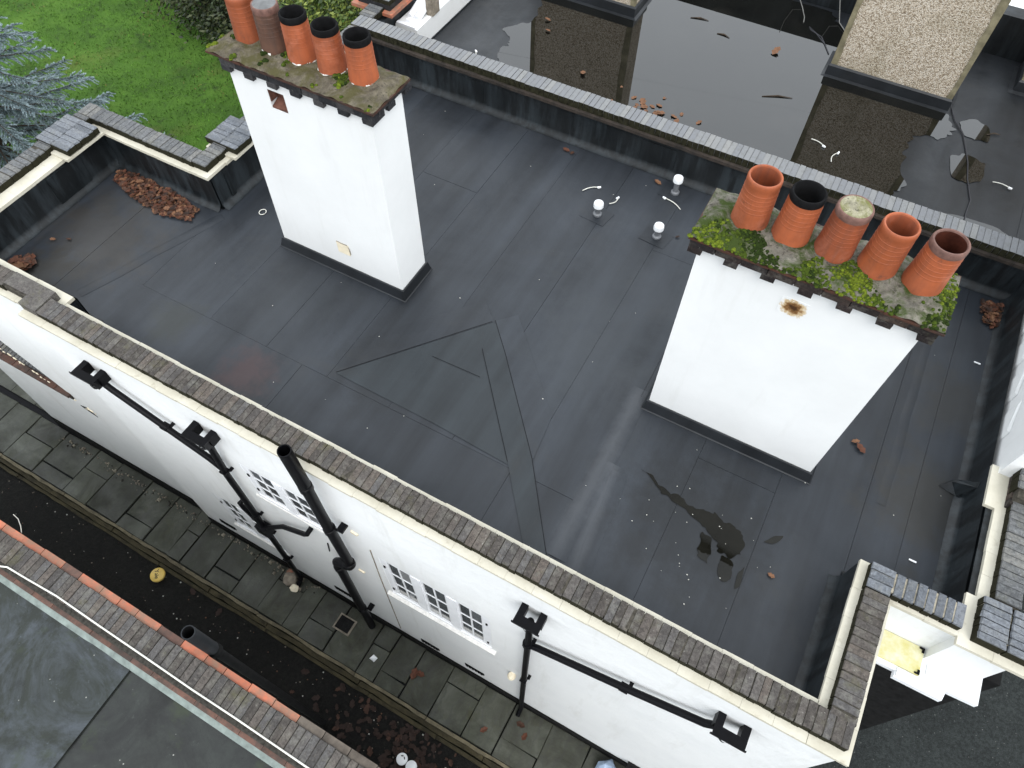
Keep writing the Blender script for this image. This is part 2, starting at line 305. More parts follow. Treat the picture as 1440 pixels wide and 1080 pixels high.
# ------------------------------------------------------------------ mesh helpers
class B:
    def __init__(s): s.v = []; s.f = []; s.mi = []
    def add(s, vs, fs, mi=0):
        o = len(s.v); s.v += [tuple(x) for x in vs]; s.f += [tuple(i+o for i in f) for f in fs]; s.mi += [mi]*len(fs); return s
    def box(s, x0, x1, y0, y1, z0, z1, mi=0):
        return s.add([(x, y, z) for z in (z0, z1) for y in (y0, y1) for x in (x0, x1)],
                     [(0, 2, 3, 1), (4, 5, 7, 6), (0, 1, 5, 4), (2, 6, 7, 3), (0, 4, 6, 2), (1, 3, 7, 5)], mi)
    def hexa(s, b, t, mi=0):                      # bottom ring, top ring (4 each, counter-clockwise)
        n = len(b)
        return s.add(list(b)+list(t), [tuple(range(n))[::-1], tuple(range(n, 2*n))]+[(i, (i+1) % n, n+(i+1) % n, n+i) for i in range(n)], mi)
    def prism(s, pts, z0, z1, mi=0): return s.hexa([(x, y, z0) for x, y in pts], [(x, y, z1) for x, y in pts], mi)
    def lathe(s, prof, c=(0, 0, 0), n=28, mis=None, cap=False):
        o = len(s.v)
        for r, z in prof:
            for i in range(n):
                a_ = 2*math.pi*i/n; s.v.append((c[0]+r*math.cos(a_), c[1]+r*math.sin(a_), c[2]+z))
        for k in range(len(prof)-1):
            for i in range(n):
                j = (i+1) % n; s.f.append((o+k*n+i, o+k*n+j, o+(k+1)*n+j, o+(k+1)*n+i)); s.mi.append(mis[k] if mis else 0)
        if cap: s.f.append(tuple(o+(len(prof)-1)*n+i for i in range(n))); s.mi.append(mis[-1] if mis else 0)
        return s
    def tube(s, path, r, n=10, mi=0, caps=True):
        P = [Vector(p) for p in path]; rs = r if isinstance(r, (list, tuple)) else [r]*len(P); o = len(s.v)
        up = None
        for k, p in enumerate(P):
            if k == 0: d = P[1]-P[0]
            elif k == len(P)-1: d = P[-1]-P[-2]
            else: d = (P[k+1]-p).normalized()+(p-P[k-1]).normalized()
            d.normalize()
            if up is None: up = d.orthogonal().normalized()
            up = (up-d*up.dot(d)).normalized(); q = d.cross(up)
            for i in range(n):
                a_ = 2*math.pi*i/n; s.v.append(tuple(p+(up*math.cos(a_)+q*math.sin(a_))*rs[k]))
        for k in range(len(P)-1):
            for i in range(n):
                j = (i+1) % n; s.f.append((o+k*n+i, o+k*n+j, o+(k+1)*n+j, o+(k+1)*n+i)); s.mi.append(mi)
        if caps:
            s.f.append(tuple(o+i for i in range(n))[::-1]); s.f.append(tuple(o+(len(P)-1)*n+i for i in range(n))); s.mi += [mi, mi]
        return s
    def grid(s, x0, x1, y0, y1, nx, ny, zf, mi=0):
        o = len(s.v)
        for j in range(ny+1):
            for i in range(nx+1):
                x = x0+(x1-x0)*i/nx; y = y0+(y1-y0)*j/ny; s.v.append((x, y, zf(x, y)))
        for j in range(ny):
            for i in range(nx):
                k = o+j*(nx+1)+i; s.f.append((k, k+1, k+nx+2, k+nx+1)); s.mi.append(mi)
        return s
    def mesh(s, name, mats, o=(0, 0, 0), smooth=False):
        me = bpy.data.meshes.new(name)
        me.from_pydata([(x-o[0], y-o[1], z-o[2]) for x, y, z in s.v], [], s.f)
        for m_ in (mats if isinstance(mats, (list, tuple)) else [mats]): me.materials.append(m_)
        me.polygons.foreach_set('material_index', s.mi)
        if smooth: me.polygons.foreach_set('use_smooth', [True]*len(s.f))
        bm = bmesh.new(); bm.from_mesh(me); bmesh.ops.recalc_face_normals(bm, faces=bm.faces); bm.to_mesh(me); bm.free()
        return me

WL = {}                                           # world origin of every object
def put(name, me, parent=None, o=(0, 0, 0), rot=None, scale=None):
    ob = bpy.data.objects.new(name, me); col.objects.link(ob)
    p = WL[parent.name] if parent else (0, 0, 0)
    if parent: ob.parent = parent
    ob.location = (o[0]-p[0], o[1]-p[1], o[2]-p[2])
    if rot: ob.rotation_euler = rot
    if scale: ob.scale = scale
    WL[ob.name] = tuple(o); return ob
def ctr(b, base=True):
    xs, ys, zs = zip(*b.v); return ((min(xs)+max(xs))/2, (min(ys)+max(ys))/2, min(zs) if base else (min(zs)+max(zs))/2)
def part(name, b, mats, parent=None, smooth=False, o=None):
    o = o or ctr(b); me = b.mesh(name, mats, o, smooth); ob = put(name, me, parent, o)
    if smooth: auto(ob)
    return ob
def auto(ob, ang=40):
    me = ob.data
    try: me.set_sharp_from_angle(angle=math.radians(ang))
    except Exception: pass
def thing(name, o): return put(name, None, None, o)
def tag(ob, label=None, cat=None, group=None, kind=None):
    if label: ob['label'] = label
    if cat: ob['category'] = cat
    if group: ob['group'] = group
    if kind: ob['kind'] = kind
    return ob

# brick meshes: unit 1 x 1 x 1 (width x, length y, height z), chamfered and slightly chipped
def brick_mesh(seed, mat, cham=.04, side=None):
    r = random.Random(seed); b = B(); j = lambda s: (r.random()-.5)*s
    c = [(-.5, -.5), (.5, -.5), (.5, .5), (-.5, .5)]
    lo = [(x, y, 0) for x, y in c]
    mid = [(x+j(.05), y+j(.02), .86+j(.08)) for x, y in c]
    top = [(x*(1-cham*2)+j(.05), y*(1-cham*.8)+j(.02), 1+j(.06)) for x, y in c]
    b.add(lo+mid+top, [(3, 2, 1, 0)]+[(i, (i+1) % 4, 4+(i+1) % 4, 4+i) for i in range(4)]+[(4+i, 4+(i+1) % 4, 8+(i+1) % 4, 8+i) for i in range(4)]+[(8, 9, 10, 11)])
    if side:
        b.mi = [0, 1, 1, 1, 1]+[0]*5
        return b.mesh('brick', [mat, side])
    return b.mesh('brick', mat)
BM = {k: [brick_mesh(i*7+len(k), M[k], side=M['dark_joint'] if k in ('brick', 'brick_grey', 'brick_blue') else None) for i in range(6)] for k in ('brick', 'brick_grey', 'brick_blue', 'brick_black', 'brick_brown')}
def lay_brick(parent, mk, c, w_, l_, h_, along='x', jit=1.0):
    sw = random.uniform(-.004, .004)*jit
    o = (c[0]+random.uniform(-.002, .002)*jit, c[1]+random.uniform(-.004, .004)*jit, c[2]+random.uniform(-.007, .003)*jit)
    return put('brick', random.choice(BM[mk]), parent, o, (0, 0, (0 if along == 'x' else math.pi/2)+sw), (w_, l_, h_))
def run_bricks(parent, mk, along, a0, a1, c0, c1, z, h=.10, pitch=.075, joint=.0045):
    n = max(1, round((a1-a0)/pitch)); cc = (c0+c1)/2
    ws = [random.uniform(.86, 1.14) for _ in range(n)]; k = (a1-a0)/sum(ws); a = a0
    for w_ in ws:
        p = w_*k; t = a+p/2; a += p
        lay_brick(parent, mk, (t, cc, z) if along == 'x' else (cc, t, z), p-joint, c1-c0, h, along)

ZT = .50                                          # top of parapet masonry, under the creasing tiles
ZG = -5.6                                         # paving level
TILE = .045

# ------------------------------------------------------------------ the ground
g = B(); g.add([(-150, -150, -5.82), (150, -150, -5.82), (150, 150, -5.82), (-150, 150, -5.82)], [(0, 1, 2, 3)])
tag(part('ground', g, M['soil']), kind='structure')
g = B(); g.box(-24, 3.0, -.35, .74, -5.82, -5.76); tag(part('gully_floor', g, M['gully']), kind='structure')
g = B(); g.box(2.10, 14, -6, 3.2, -5.815, -5.62); g.box(3.4, 14, 3.2, 9, -5.815, -5.62); tag(part('gravel_yard', g, M['gravel']), kind='structure')
def lz(x, y): return -5.62+.05*math.sin(x*.7)*math.cos(y*.6)+.03*math.sin(x*2.1+y*1.3)
g = B(); g.grid(-48, -9.3, 2.5, 40, 60, 60, lz); tag(part('lawn', g, M['lawn'], smooth=True), kind='structure')
# grass blades on the part of the lawn in view
g = B(); R_ = random.Random(3)
for i in range(26000):
    t = R_.random(); y = 4.5+R_.random()**.9*11; x = -11-R_.random()*13
    h = R_.uniform(.025, .06); a_ = R_.random()*6.3; lx, ly = R_.uniform(-.05, .05), R_.uniform(-.05, .05); ww = R_.uniform(.010, .022)
    z = lz(x, y); dx, dy = math.cos(a_)*ww, math.sin(a_)*ww
    k = math.sin(x*1.7)+math.sin(y*2.3+x)+R_.gauss(0, 1.1)
    g.add([(x-dx, y-dy, z), (x+dx, y+dy, z), (x+lx, y+ly, z+h)], [(0, 1, 2)], 0 if k > .5 else 1 if k > -1.9 else 2 if k > -2.6 else 3)
tag(part('grass', g, M['blade']), kind='stuff', label='mottled green grass of the lawn behind the roof')

# ------------------------------------------------------------------ flagstone path, edging
pv = B(); pv.box(-24, 3.3, .86, 1.95, -5.815, ZG-.035); path = tag(part('pavement', pv, M['gap']), kind='structure')
jx = [-13.4, -12.75, -12.1, -11.45, -10.70, -9.88, -9.29, -8.55, -7.90, -7.34, -7.05, -6.47, -5.91, -5.34, -4.80, -4.47, -3.95, -3.29, -2.95, -2.46, -1.91, -1.3, -.75, -.1, .55, 1.2, 1.9]
splits = {3: 1.44, 4: 1.17, 5: 1.45, 7: 1.15, 8: 0, 9: 1.44, 11: 1.16, 13: 1.52, 15: 1.25, 17: 1.42, 18: 1.12, 20: 1.5, 22: 1.2, 24: 1.4}
sb = random.Random(5)
for i in range(len(jx)-1):
    ye = 1.86 if jx[i] < -7.1 else 1.755
    ys = [.90, ye] if not splits.get(i) else [.90, splits[i], ye]
    for k in range(len(ys)-1):
        b = B(); x0, x1, y0, y1 = jx[i]+.006, jx[i+1]-.006, ys[k]+.006, ys[k+1]-.006
        q = lambda s=.012: sb.uniform(-s, s)
        dz = q(.012); c = [(x0+q(), y0+q()), (x1+q(), y0+q()), (x1+q(), y1+q()), (x0+q(), y1+q())]
        ins = [((x-(x0+x1)/2)*.975+(x0+x1)/2, (y-(y0+y1)/2)*.975+(y0+y1)/2) for x, y in c]
        b.hexa([(x, y, ZG-.035) for x, y in c], [(x, y, ZG-.012+dz) for x, y in c])
        b.add([(x, y, ZG-.012+dz) for x, y in c]+[(x, y, ZG+dz) for x, y in ins], [(0, 1, 5, 4), (1, 2, 6, 5), (2, 3, 7, 6), (3, 0, 4, 7), (4, 5, 6, 7)])
        part('paving_slab', b, M['slab'], path)
pv = B(); pv.box(-20, -11.05, 1.951, 5.0, -5.815, ZG-.035); path2 = tag(part('pavement', pv, M['gap']), kind='structure')
for i in range(9):
    for k in range(4):
        b = B(); x0 = -17.2+i*.68+(k % 2)*.3; y0 = 1.97+k*.72
        if x0+.66 > -11.06: continue
        b.box(x0, x0+.664, y0, y0+.70, ZG-.035, ZG+sb.uniform(-.01, .01)); part('paving_slab', b, M['slab'], path2)
ed = thing('path_edging', (-6, .8, -5.8)); tag(ed, 'dark mossy stepped edging between the flagstone path and the black gully', 'edging')
eb = random.Random(9)
for (y, z, wd, mk) in ((.868, ZG+.012, .05, 'edging_light'), (.80, ZG-.05, .07, 'edging'), (.725, ZG-.11, .055, 'edging')):
    x = -15.5
    while x < 2.2:
        L = eb.uniform(1.2, 2.4); n = 8; b = B(); o = len(b.v)
        for i in range(n+1):
            xx = x+(L-.012)*i/n; dy, dz = eb.uniform(-.012, .012), eb.uniform(-.012, .01)
            b.v += [(xx, y-wd/2+dy, -5.8), (xx, y-wd/2+dy, z+dz), (xx, y+wd/2+dy*.5, z+dz), (xx, y+wd/2+dy*.5, -5.8)]
        for i in range(n):
            k = o+i*4
            for p_ in range(3): b.f.append((k+p_, k+4+p_, k+5+p_, k+1+p_)); b.mi.append(0)
        b.f += [(o, o+1, o+2, o+3), (o+n*4+3, o+n*4+2, o+n*4+1, o+n*4)]; b.mi += [0, 0]
        part('edging_board', b, M[mk], ed); x += L

# ------------------------------------------------------------------ the white house
house = thing('house', (-3, 4.5, ZG)); tag(house, 'white rendered house with a grey flat membrane roof inside low brick parapets', 'house')
YF, YL = 1.78, 1.89                               # front wall planes: main and recessed left part
XJ = -7.03
# windows: (x0, x1, z0, z1)
WINS = [(-2.70, -1.18, -2.86, -1.42), (-4.52, -3.44, -1.66, -.70), (-5.98, -4.98, -4.42, -3.16)]
def wall_face(b, x0, x1, z0, z1, y, holes, depth, mi=0):
    xs = sorted({x0, x1, *[h[0] for h in holes], *[h[1] for h in holes]}); zs = sorted({z0, z1, *[h[2] for h in holes], *[h[3] for h in holes]})
    for i in range(len(xs)-1):
        for k in range(len(zs)-1):
            cx, cz = (xs[i]+xs[i+1])/2, (zs[k]+zs[k+1])/2
            if any(h[0] < cx < h[1] and h[2] < cz < h[3] for h in holes): continue
            b.add([(xs[i], y, zs[k]), (xs[i+1], y, zs[k]), (xs[i+1], y, zs[k+1]), (xs[i], y, zs[k+1])], [(0, 1, 2, 3)], mi)
    for a0, a1, c0, c1 in holes:
        b.add([(a0, y, c0), (a1, y, c0), (a1, y, c1), (a0, y, c1), (a0, y+depth, c0), (a1, y+depth, c0), (a1, y+depth, c1), (a0, y+depth, c1)],
              [(0, 4, 5, 1), (1, 5, 6, 2), (2, 6, 7, 3), (3, 7, 4, 0), (4, 7, 6, 5)], mi)
wb = B()
wall_face(wb, XJ, 2.07, ZG-.2, ZT, YF, WINS, .075)
wb.add([(XJ, YF, ZG-.2), (XJ, YF, ZT), (XJ, YL, ZT), (XJ, YL, ZG-.2)], [(0, 1, 2, 3)])
# recessed left part above a brick ledge, its face canted back towards the left
wb.add([(-8.62, YL, -2.62), (XJ, YL, -2.62), (XJ, YL, ZT), (-8.62, YL, ZT)], [(0, 1, 2, 3)])
wb.add([(-11.5, YL, ZT), (-8.62, YL, ZT), (-8.62, YL, -2.62), (-11.5, 2.62, -2.62)], [(0, 1, 2, 3)])
wb.add([(-11.0, YL, ZG-.2), (XJ, YL, ZG-.2), (XJ, YL, -2.62), (-11.0, YL, -2.62)], [(0, 1, 2, 3)])
wb.add([(-11.0, YL, ZG-.2), (-11.0, YL, -2.62), (-11.0, 4, -2.62), (-11.0, 4, ZG-.2)], [(0, 1, 2, 3)])
# right return, recess wall, pier faces and party wall
wb.add([(2.07, YF, ZG-.2), (2.07, 3.22, ZG-.2), (2.07, 3.22, ZT), (2.07, YF, ZT)], [(0, 1, 2, 3)])
wb.box(2.07, 2.70, 3.22, 3.40, -.12, ZT); wb.box(2.70, 3.13, 3.13, 3.56, -.12, ZT)
part('wall', wb, M['facade'], house)
wb = B(); wb.box(2.075, 3.40, 3.26, 3.55, ZG-.2, -.19); part('dark_void', wb, M['black_matt'], house)  # black box stands in for the dark void under the cornice
wb = B(); wb.box(2.715, 3.6, 4.94, 9.0, .31, 2.6)
for i in range(5):                                # lumpy render on the party wall
    y = 5.4+i*.5; wb.hexa([(2.712, y, .36), (2.712, y+.35, .36), (2.712, y+.35, .75), (2.712, y, .62)], [(2.700, y+.04, .40), (2.700, y+.3, .42), (2.700, y+.3, .70), (2.700, y+.04, .58)])
part('party_wall', wb, M['white'], house)
pl = B(); pl.box(XJ-.002, 2.085, YF-.022, YF-.004, ZG-.1, -5.33); pl.box(-11.02, XJ-.02, YL-.022, YL-.004, ZG-.1, -5.26); part('plinth', pl, M['black_matt'], house)
for x, z in ((-6.42, -4.97), (-3.98, -4.90), (-2.34, -5.10), (-1.52, -4.98)):
    b = B(); b.box(x-.17, x+.17, YF-.012, YF-.003, z-.06, z+.06); av = part('air_brick', b, M['black_matt'], house)
    b = B()
    for k in range(6): b.box(x-.15+k*.052, x-.115+k*.052, YF-.022, YF-.0125, z-.045, z+.045)
    part('grille', b, M['soot'], av)
# slate-grey brick ledge with red tile edge on the lower wall at the left
lg = part('ledge', B().prism([(-11.0, YL-.03), (-8.60, YL-.03), (-8.60, YL+.01), (-11.0, 2.50)], -2.70, -2.62), M['mortar'], house)
for i in range(28):
    x0 = -11.0+i*.082; yb = YL+.02+(-8.70-x0)*.245
    if yb-(YL+.045) < .03: continue
    b = B(); x1 = x0+.068; y0 = YL+.045; h_ = random.uniform(-.006, .006)
    b.hexa([(x0, y0, -2.62), (x1, y0, -2.62), (x1, yb, -2.62), (x0, yb, -2.62)], [(x0+.004, y0+.006, -2.53+h_), (x1-.004, y0+.006, -2.53+h_), (x1-.004, yb, -2.50+h_), (x0+.004, yb, -2.50+h_)])
    part('brick', b, M['brick_grey'], lg)
for i in range(8):
    b = B(); x0 = -11.0+i*.30; b.box(x0+.004, x0+.294, YL-.06, YL+.04, -2.62, -2.575); part('creasing_tile', b, M['brown_tile'] if i % 3 else M['rust_tile'], lg)
b = B(); b.hexa([(-8.62, YL-.008, -2.92), (-8.50, YL-.008, -3.0), (-8.34, YL-.008, -3.06), (-8.46, YL-.008, -2.86)], [(-8.62, YL-.002, -2.92), (-8.50, YL-.002, -3.0), (-8.34, YL-.002, -3.06), (-8.46, YL-.002, -2.86)])
part('plaster_gap', b, M['soot'], house)
rb = B(); rr = random.Random(12)
for i in range(40):                               # crumbled render along the joint
    t = rr.random(); x = -10.2+t*1.9; z = -2.10-t*.85+rr.uniform(-.05, .10); s = rr.uniform(.012, .045)
    rb.hexa([(x-s, YL-.001, z-s*.6), (x+s, YL-.001, z-s*.5), (x+s*.8, YL-.001, z+s*.6), (x-s*.7, YL-.001, z+s*.5)], [(x-s*.6, YL-.012, z-s*.3), (x+s*.6, YL-.014, z-s*.3), (x+s*.5, YL-.012, z+s*.3), (x-s*.5, YL-.012, z+s*.3)])
tag(part('crumbling_render', rb, M['cream_patch'], house), kind='stuff')
b = B(); b.tube([(-2.78, YF-.002, -1.3), (-2.83, YF-.002, -2.4), (-2.87, YF-.002, -3.6), (-2.92, YF-.002, -5.2)], .008, 5); part('wall_crack', b, M['stone'], house)

def window(x0, x1, z0, z1, lights, cols, rows, so=.05):
    f = B(); y0, y1 = YF+.004, YF+.07; fr = .04; mull = .13
    f.box(x0, x1, y0, y1, z1-fr, z1); f.box(x0, x1, y0-.01, y1, z0, z0+fr+.02)
    lw = (x1-x0-2*.09-(lights-1)*mull)/lights; xs = []
    f.box(x0, x0+.09, y0, y1, z0+fr, z1-fr); f.box(x1-.09, x1, y0, y1, z0+fr, z1-fr)
    x = x0+.09
    for k in range(lights):
        xs.append((x, x+lw)); x += lw
        if k < lights-1: f.box(x, x+mull, y0-.008, y1, z0+fr, z1-fr); x += mull
    za, zb = z0+fr+.02, z1-fr
    for a0, a1 in xs:
        f.box(a0, a0+.03, y0+.003, y1, za, zb); f.box(a1-.03, a1, y0+.003, y1, za, zb); f.box(a0+.03, a1-.03, y0+.003, y1, za, za+.05); f.box(a0+.03, a1-.03, y0+.003, y1, zb-.03, zb)
        for c in range(1, cols):
            xc = a0+.03+(a1-a0-.06)*c/cols; f.box(xc-.011, xc+.011, y0+.004, y1, za+.05, zb-.03)
        for r in range(1, rows):
            zc = za+.05+(zb-.08-za)*r/rows; f.box(a0+.03, a1-.03, y0+.0035, y1-.002, zc-.012, zc+.012)
    wf = part('window', f, M['frame'], house)
    for a0, a1 in xs:
        for c in range(cols):
            for r in range(rows):
                pw = (a1-a0-.06)/cols; ph = (zb-.08-za)/rows; xx = a0+.03+pw*c; zz = za+.05+ph*r
                b = B(); b.box(xx+.011, xx+pw-.011, y0+.010, y0+.016, zz+.012, zz+ph-.012); part('pane', b, M['glass'], wf)
    s = B(); s.hexa([(x0-.07, YF-so, z0-.05), (x1+.07, YF-so, z0-.05), (x1+.07, YF+.003, z0-.05), (x0-.07, YF+.003, z0-.05)], [(x0-.07, YF-so, z0-.02), (x1+.07, YF-so, z0-.02), (x1+.07, YF+.003, z0+.012), (x0-.07, YF+.003, z0+.012)])
    part('sill', s, M['sill'], wf)
    for x in (x0+.05, x1-.05):                    # hinge pins
        for z in (z0+.25, z1-.3):
            b = B(); b.box(x-.012, x+.012, y0-.012, y0-.001, z-.03, z+.03); part('hinge', b, M['soot'], wf)
    return wf
window(*WINS[0], 3, 2, 3); window(*WINS[1], 2, 2, 3, .018); window(*WINS[2], 2, 2, 3, .03)

# bay roof and cornice below the recess at the right
pb = B(); pb.prism([(2.075, 3.255), (2.075, 2.90), (2.49, 2.90), (2.49, 2.838), (2.92, 2.838), (2.94, 2.94), (3.215, 2.95), (3.215, 3.255)], -.185, -.118); part('cornice', pb, M['frame'], house)
pb = B(); pb.box(2.08, 2.685, 2.945, 3.215, -.117, -.098); part('bay_roof', pb, M['yellow_lead'], house)
pb = B(); pb.box(2.50, 2.91, 2.85, 2.925, -.1175, -.095); pb.box(2.74, 3.20, 2.99, 3.10, -.1175, -.100); part('cornice_moulding', pb, M['frame'], house)
for y in (2.95, 3.165):
    pb = B(); pb.box(2.664, 2.684, y, y+.045, -.0975, -.085); pb.box(2.640, 2.663, y+(.03 if y > 3 else 0), y+(.045 if y > 3 else .015), -.0975, -.085); part('bracket', pb, M['soot'], house)

# ---- roof deck and membrane sheets
deckp = [(-8.55, 2.08), (1.78, 2.08), (1.78, 3.43), (2.68, 3.43), (2.68, 7.89), (-6.70, 7.89), (-6.70, 4.42), (-8.55, 4.42)]
deck = part('roof_deck', B().prism(deckp, -.25, -.004), M['gap'], house)
def sheet(x0, x1, y0, y1, z=.004, pts=None, mat='deck'):
    g_ = .0016; rs = random.Random(int(x0*911+y0*313)); b = B()
    c = pts or [(x0+g_, y0+g_), (x1-g_, y0+g_), (x1-g_, y1-g_), (x0+g_, y1-g_)]
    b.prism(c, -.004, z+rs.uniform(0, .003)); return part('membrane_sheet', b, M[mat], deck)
XS = [-5.62, -4.78, -3.92, -3.09, -2.27, -1.455, -.71, .12, .96, 1.80, 2.23, 2.675]
for i in range(len(XS)-1):
    x0, x1 = XS[i], XS[i+1]
    yb = 2.93 if x1 <= -.7 else (3.45 if x0 >= 1.79 else 2.09)
    cut = {1: 6.3, 5: 6.5, 7: 4.0}.get(i)
    if cut: sheet(x0, x1, yb, cut); sheet(x0, x1, cut, 7.88, .006)
    else: sheet(x0, x1, yb, 7.88)
sheet(-6.68, -5.62, 2.93, 5.4); sheet(-6.68, -5.62, 5.4, 7.88)
for x0, x1 in ((-8.53, -7.62), (-7.62, -6.68)): sheet(x0, x1, 2.09, 4.40)
for x0, x1 in ((-6.68, -4.26), (-4.26, -1.54), (-1.54, -.71)): sheet(x0, x1, 2.09, 2.93, .005)
# tapered cricket: two raised triangles falling from the apex, and a crease strip
ck = B(); A_, Bq, C_ = (-2.64, 4.50, .030), (-1.50, 2.95, .012), (-3.86, 3.02, .011)
ck.add([A_, C_, Bq, (-2.55, 3.0, .014)], [(0, 1, 3), (0, 3, 2)]); part('membrane_sheet', ck, M['deck_patch'], deck)
ck = B(); ck.add([(-2.63, 4.52, .033), (-2.30, 4.16, .031), (-1.40, 3.12, .018), (-.80, 2.28, .0135), (-1.00, 2.20, .0135), (-1.62, 2.98, .018), (-2.57, 4.10, .032)], [(0, 6, 5, 4, 3, 2, 1)]); part('membrane_sheet', ck, M['deck_patch'], deck)
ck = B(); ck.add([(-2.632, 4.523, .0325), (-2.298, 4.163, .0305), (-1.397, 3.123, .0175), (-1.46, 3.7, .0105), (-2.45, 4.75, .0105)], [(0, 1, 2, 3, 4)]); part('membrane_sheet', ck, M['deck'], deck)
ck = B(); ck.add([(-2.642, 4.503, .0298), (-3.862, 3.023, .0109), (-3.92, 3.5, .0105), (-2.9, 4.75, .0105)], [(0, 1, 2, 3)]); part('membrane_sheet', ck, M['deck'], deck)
def crease(p, q, wd=.006):
    p, q = Vector(p), Vector(q); d = (q-p).normalized(); n_ = Vector((-d.y, d.x, 0))*wd; u = Vector((0, 0, .003)); b = B()
    b.add([tuple(p-n_+u), tuple(q-n_+u), tuple(q+n_+u), tuple(p+n_+u)], [(0, 1, 2, 3)]); part('membrane_lap', b, M['gap'], deck)
crease((-2.66, 4.50, .031), (-3.86, 3.03, .0125), .003); crease((-3.02, 3.735, .023), (-2.40, 3.752, .026), .003)
crease((-2.30, 4.165, .0315), (-1.40, 3.125, .0185), .003); crease((-1.40, 3.12, .0185), (-.80, 2.28, .014), .003); crease((-2.57, 4.10, .0325), (-1.62, 2.98, .0185), .003); crease((-2.64, 4.53, .034), (-2.30, 4.165, .0315), .003)
# welts
def welt(p, q, wd, h, mat='deck'):
    p, q = Vector((*p, 0)), Vector((*q, 0)); d = (q-p).normalized(); n_ = Vector((-d.y, d.x, 0)); b = B(); N = 8; o = 0
    for i in range(N+1):
        c = p.lerp(q, i/N)+n_*random.uniform(-.012, .012); hh = h*random.uniform(.7, 1.1)
        b.v += [tuple(c-n_*wd), tuple(c-n_*wd*.4+Vector((0, 0, hh))), tuple(c+n_*wd*.4+Vector((0, 0, hh))), tuple(c+n_*wd)]
    b.v = [(x, y, z+.007) for x, y, z in b.v]
    for i in range(N):
        for k in range(3): b.f.append((i*4+k, i*4+k+1, i*4+k+5, i*4+k+4)); b.mi.append(0)
    return part('membrane_welt', b, M[mat], deck, smooth=True)
welt((-.72, 4.4), (-.72, 2.30), .11, .010); welt((-.52, 3.45), (-.42, 2.25), .08, .007); welt((-6.62, 4.3), (-7.25, 2.45), .07, .008)
welt((1.95, 6.8), (1.95, 4.4), .05, .004)
def blob(pts, n=7, amp=.04, seed=1):
    r = random.Random(seed); out = []
    for i, (x, y) in enumerate(pts):
        x2, y2 = pts[(i+1) % len(pts)]
        for k in range(n):
            t = k/n; out.append((x+(x2-x)*t+r.uniform(-amp, amp), y+(y2-y)*t+r.uniform(-amp, amp)))
    for _ in range(2):                            # round the corners
        out = [q for i in range(len(out)) for a, b in ((out[i], out[(i+1) % len(out)]),) for q in ((a[0]*.75+b[0]*.25, a[1]*.75+b[1]*.25), (a[0]*.25+b[0]*.75, a[1]*.25+b[1]*.75))]
    return out
def puddle(pts, z, name='puddle', mat='puddle', amp=.03, seed=1, n=6):
    p = blob(pts, n, amp, seed); cx = sum(x for x, y in p)/len(p); cy = sum(y for x, y in p)/len(p)
    b = B(); b.add([(x, y, z) for x, y in p], [tuple(range(len(p)))]); ob = part(name, b, M[mat]); tag(ob, kind='structure'); return ob
puddle([(-.36, 3.60), (-.20, 3.56), (-.02, 3.47), (.12, 3.50), (.26, 3.44), (.40, 3.47), (.50, 3.50), (.60, 3.45), (.72, 3.46), (.84, 3.40), (.87, 3.22), (.80, 3.12), (.66, 3.14), (.60, 3.24), (.48, 3.28), (.34, 3.34), (.12, 3.41), (-.10, 3.45)], .0125, amp=.022, seed=4, n=4)
puddle([(.44, 3.24), (.56, 3.22), (.60, 3.08), (.60, 2.96), (.50, 2.98), (.47, 3.10)], .0127, amp=.02, seed=6, n=3)
puddle([(.70, 3.11), (.82, 3.10), (.87, 2.98), (.82, 2.86), (.74, 2.92)], .0127, amp=.02, seed=11, n=3)
puddle([(.90, 3.02), (.95, 3.12), (.96, 2.9), (.93, 2.84)], .0127, amp=.012, seed=12, n=2)
puddle([(1.02, 3.42), (1.12, 3.46), (1.18, 3.60), (1.10, 3.54)], .0127, amp=.012, seed=8, n=2)
# ---- membrane upstands with fillets round the deck
up = B()
def ups(p, q, nrm, z1=ZT+.002):
    (x0, y0), (x1, y1), (nx, ny) = p, q, nrm
    o = len(up.v)
    prof = [(.10, .011), (.06, .022), (.022, .07), (.014, .10), (.014, z1)]
    N = 14
    for i in range(N+1):
        t = i/N; x, y = x0+(x1-x0)*t, y0+(y1-y0)*t
        for d, z in prof:
            w_ = random.uniform(-.004, .004); up.v.append((x+nx*(d+w_), y+ny*(d+w_), z))
    P_ = len(prof)
    for i in range(N):
        for k in range(P_-1): up.f.append((o+i*P_+k, o+i*P_+k+1, o+(i+1)*P_+k+1, o+(i+1)*P_+k)); up.mi.append(0)
for a_ in (((-8.55, 2.20), (-6.70, 2.20), (0, 1)), ((-6.70, 2.20), (-6.70, 2.08), (1, 0)), ((-6.70, 2.08), (1.78, 2.08), (0, 1)), ((1.78, 2.08), (1.78, 3.43), (-1, 0)), ((1.78, 3.43), (2.68, 3.43), (0, 1)), ((2.68, 3.43), (2.68, 7.89), (-1, 0)),
           ((2.68, 7.89), (-6.70, 7.89), (0, -1)), ((-6.70, 7.89), (-6.70, 4.42), (1, 0)), ((-6.70, 4.42), (-8.55, 4.42), (0, -1)), ((-8.55, 4.42), (-8.55, 2.2), (1, 0))): ups(*a_)
part('membrane_upstand', up, M['upstand'], house, smooth=True)
for x, wd in ((-4.93, .42), (-2.00, .50), (1.9, .45)):
    b = B(); b.box(x-wd/2, x+wd/2, 7.865, 7.8755, .13, .44); part('membrane_patch', b, M['upstand'], house)
b = B(); b.box(-8.535, -8.522, 3.42, 3.95, .03, .47); part('membrane_patch', b, M['upstand'], house)
b = B(); b.box(-6.686, -6.673, 4.62, 4.70, .03, .47); part('membrane_patch', b, M['upstand'], house)
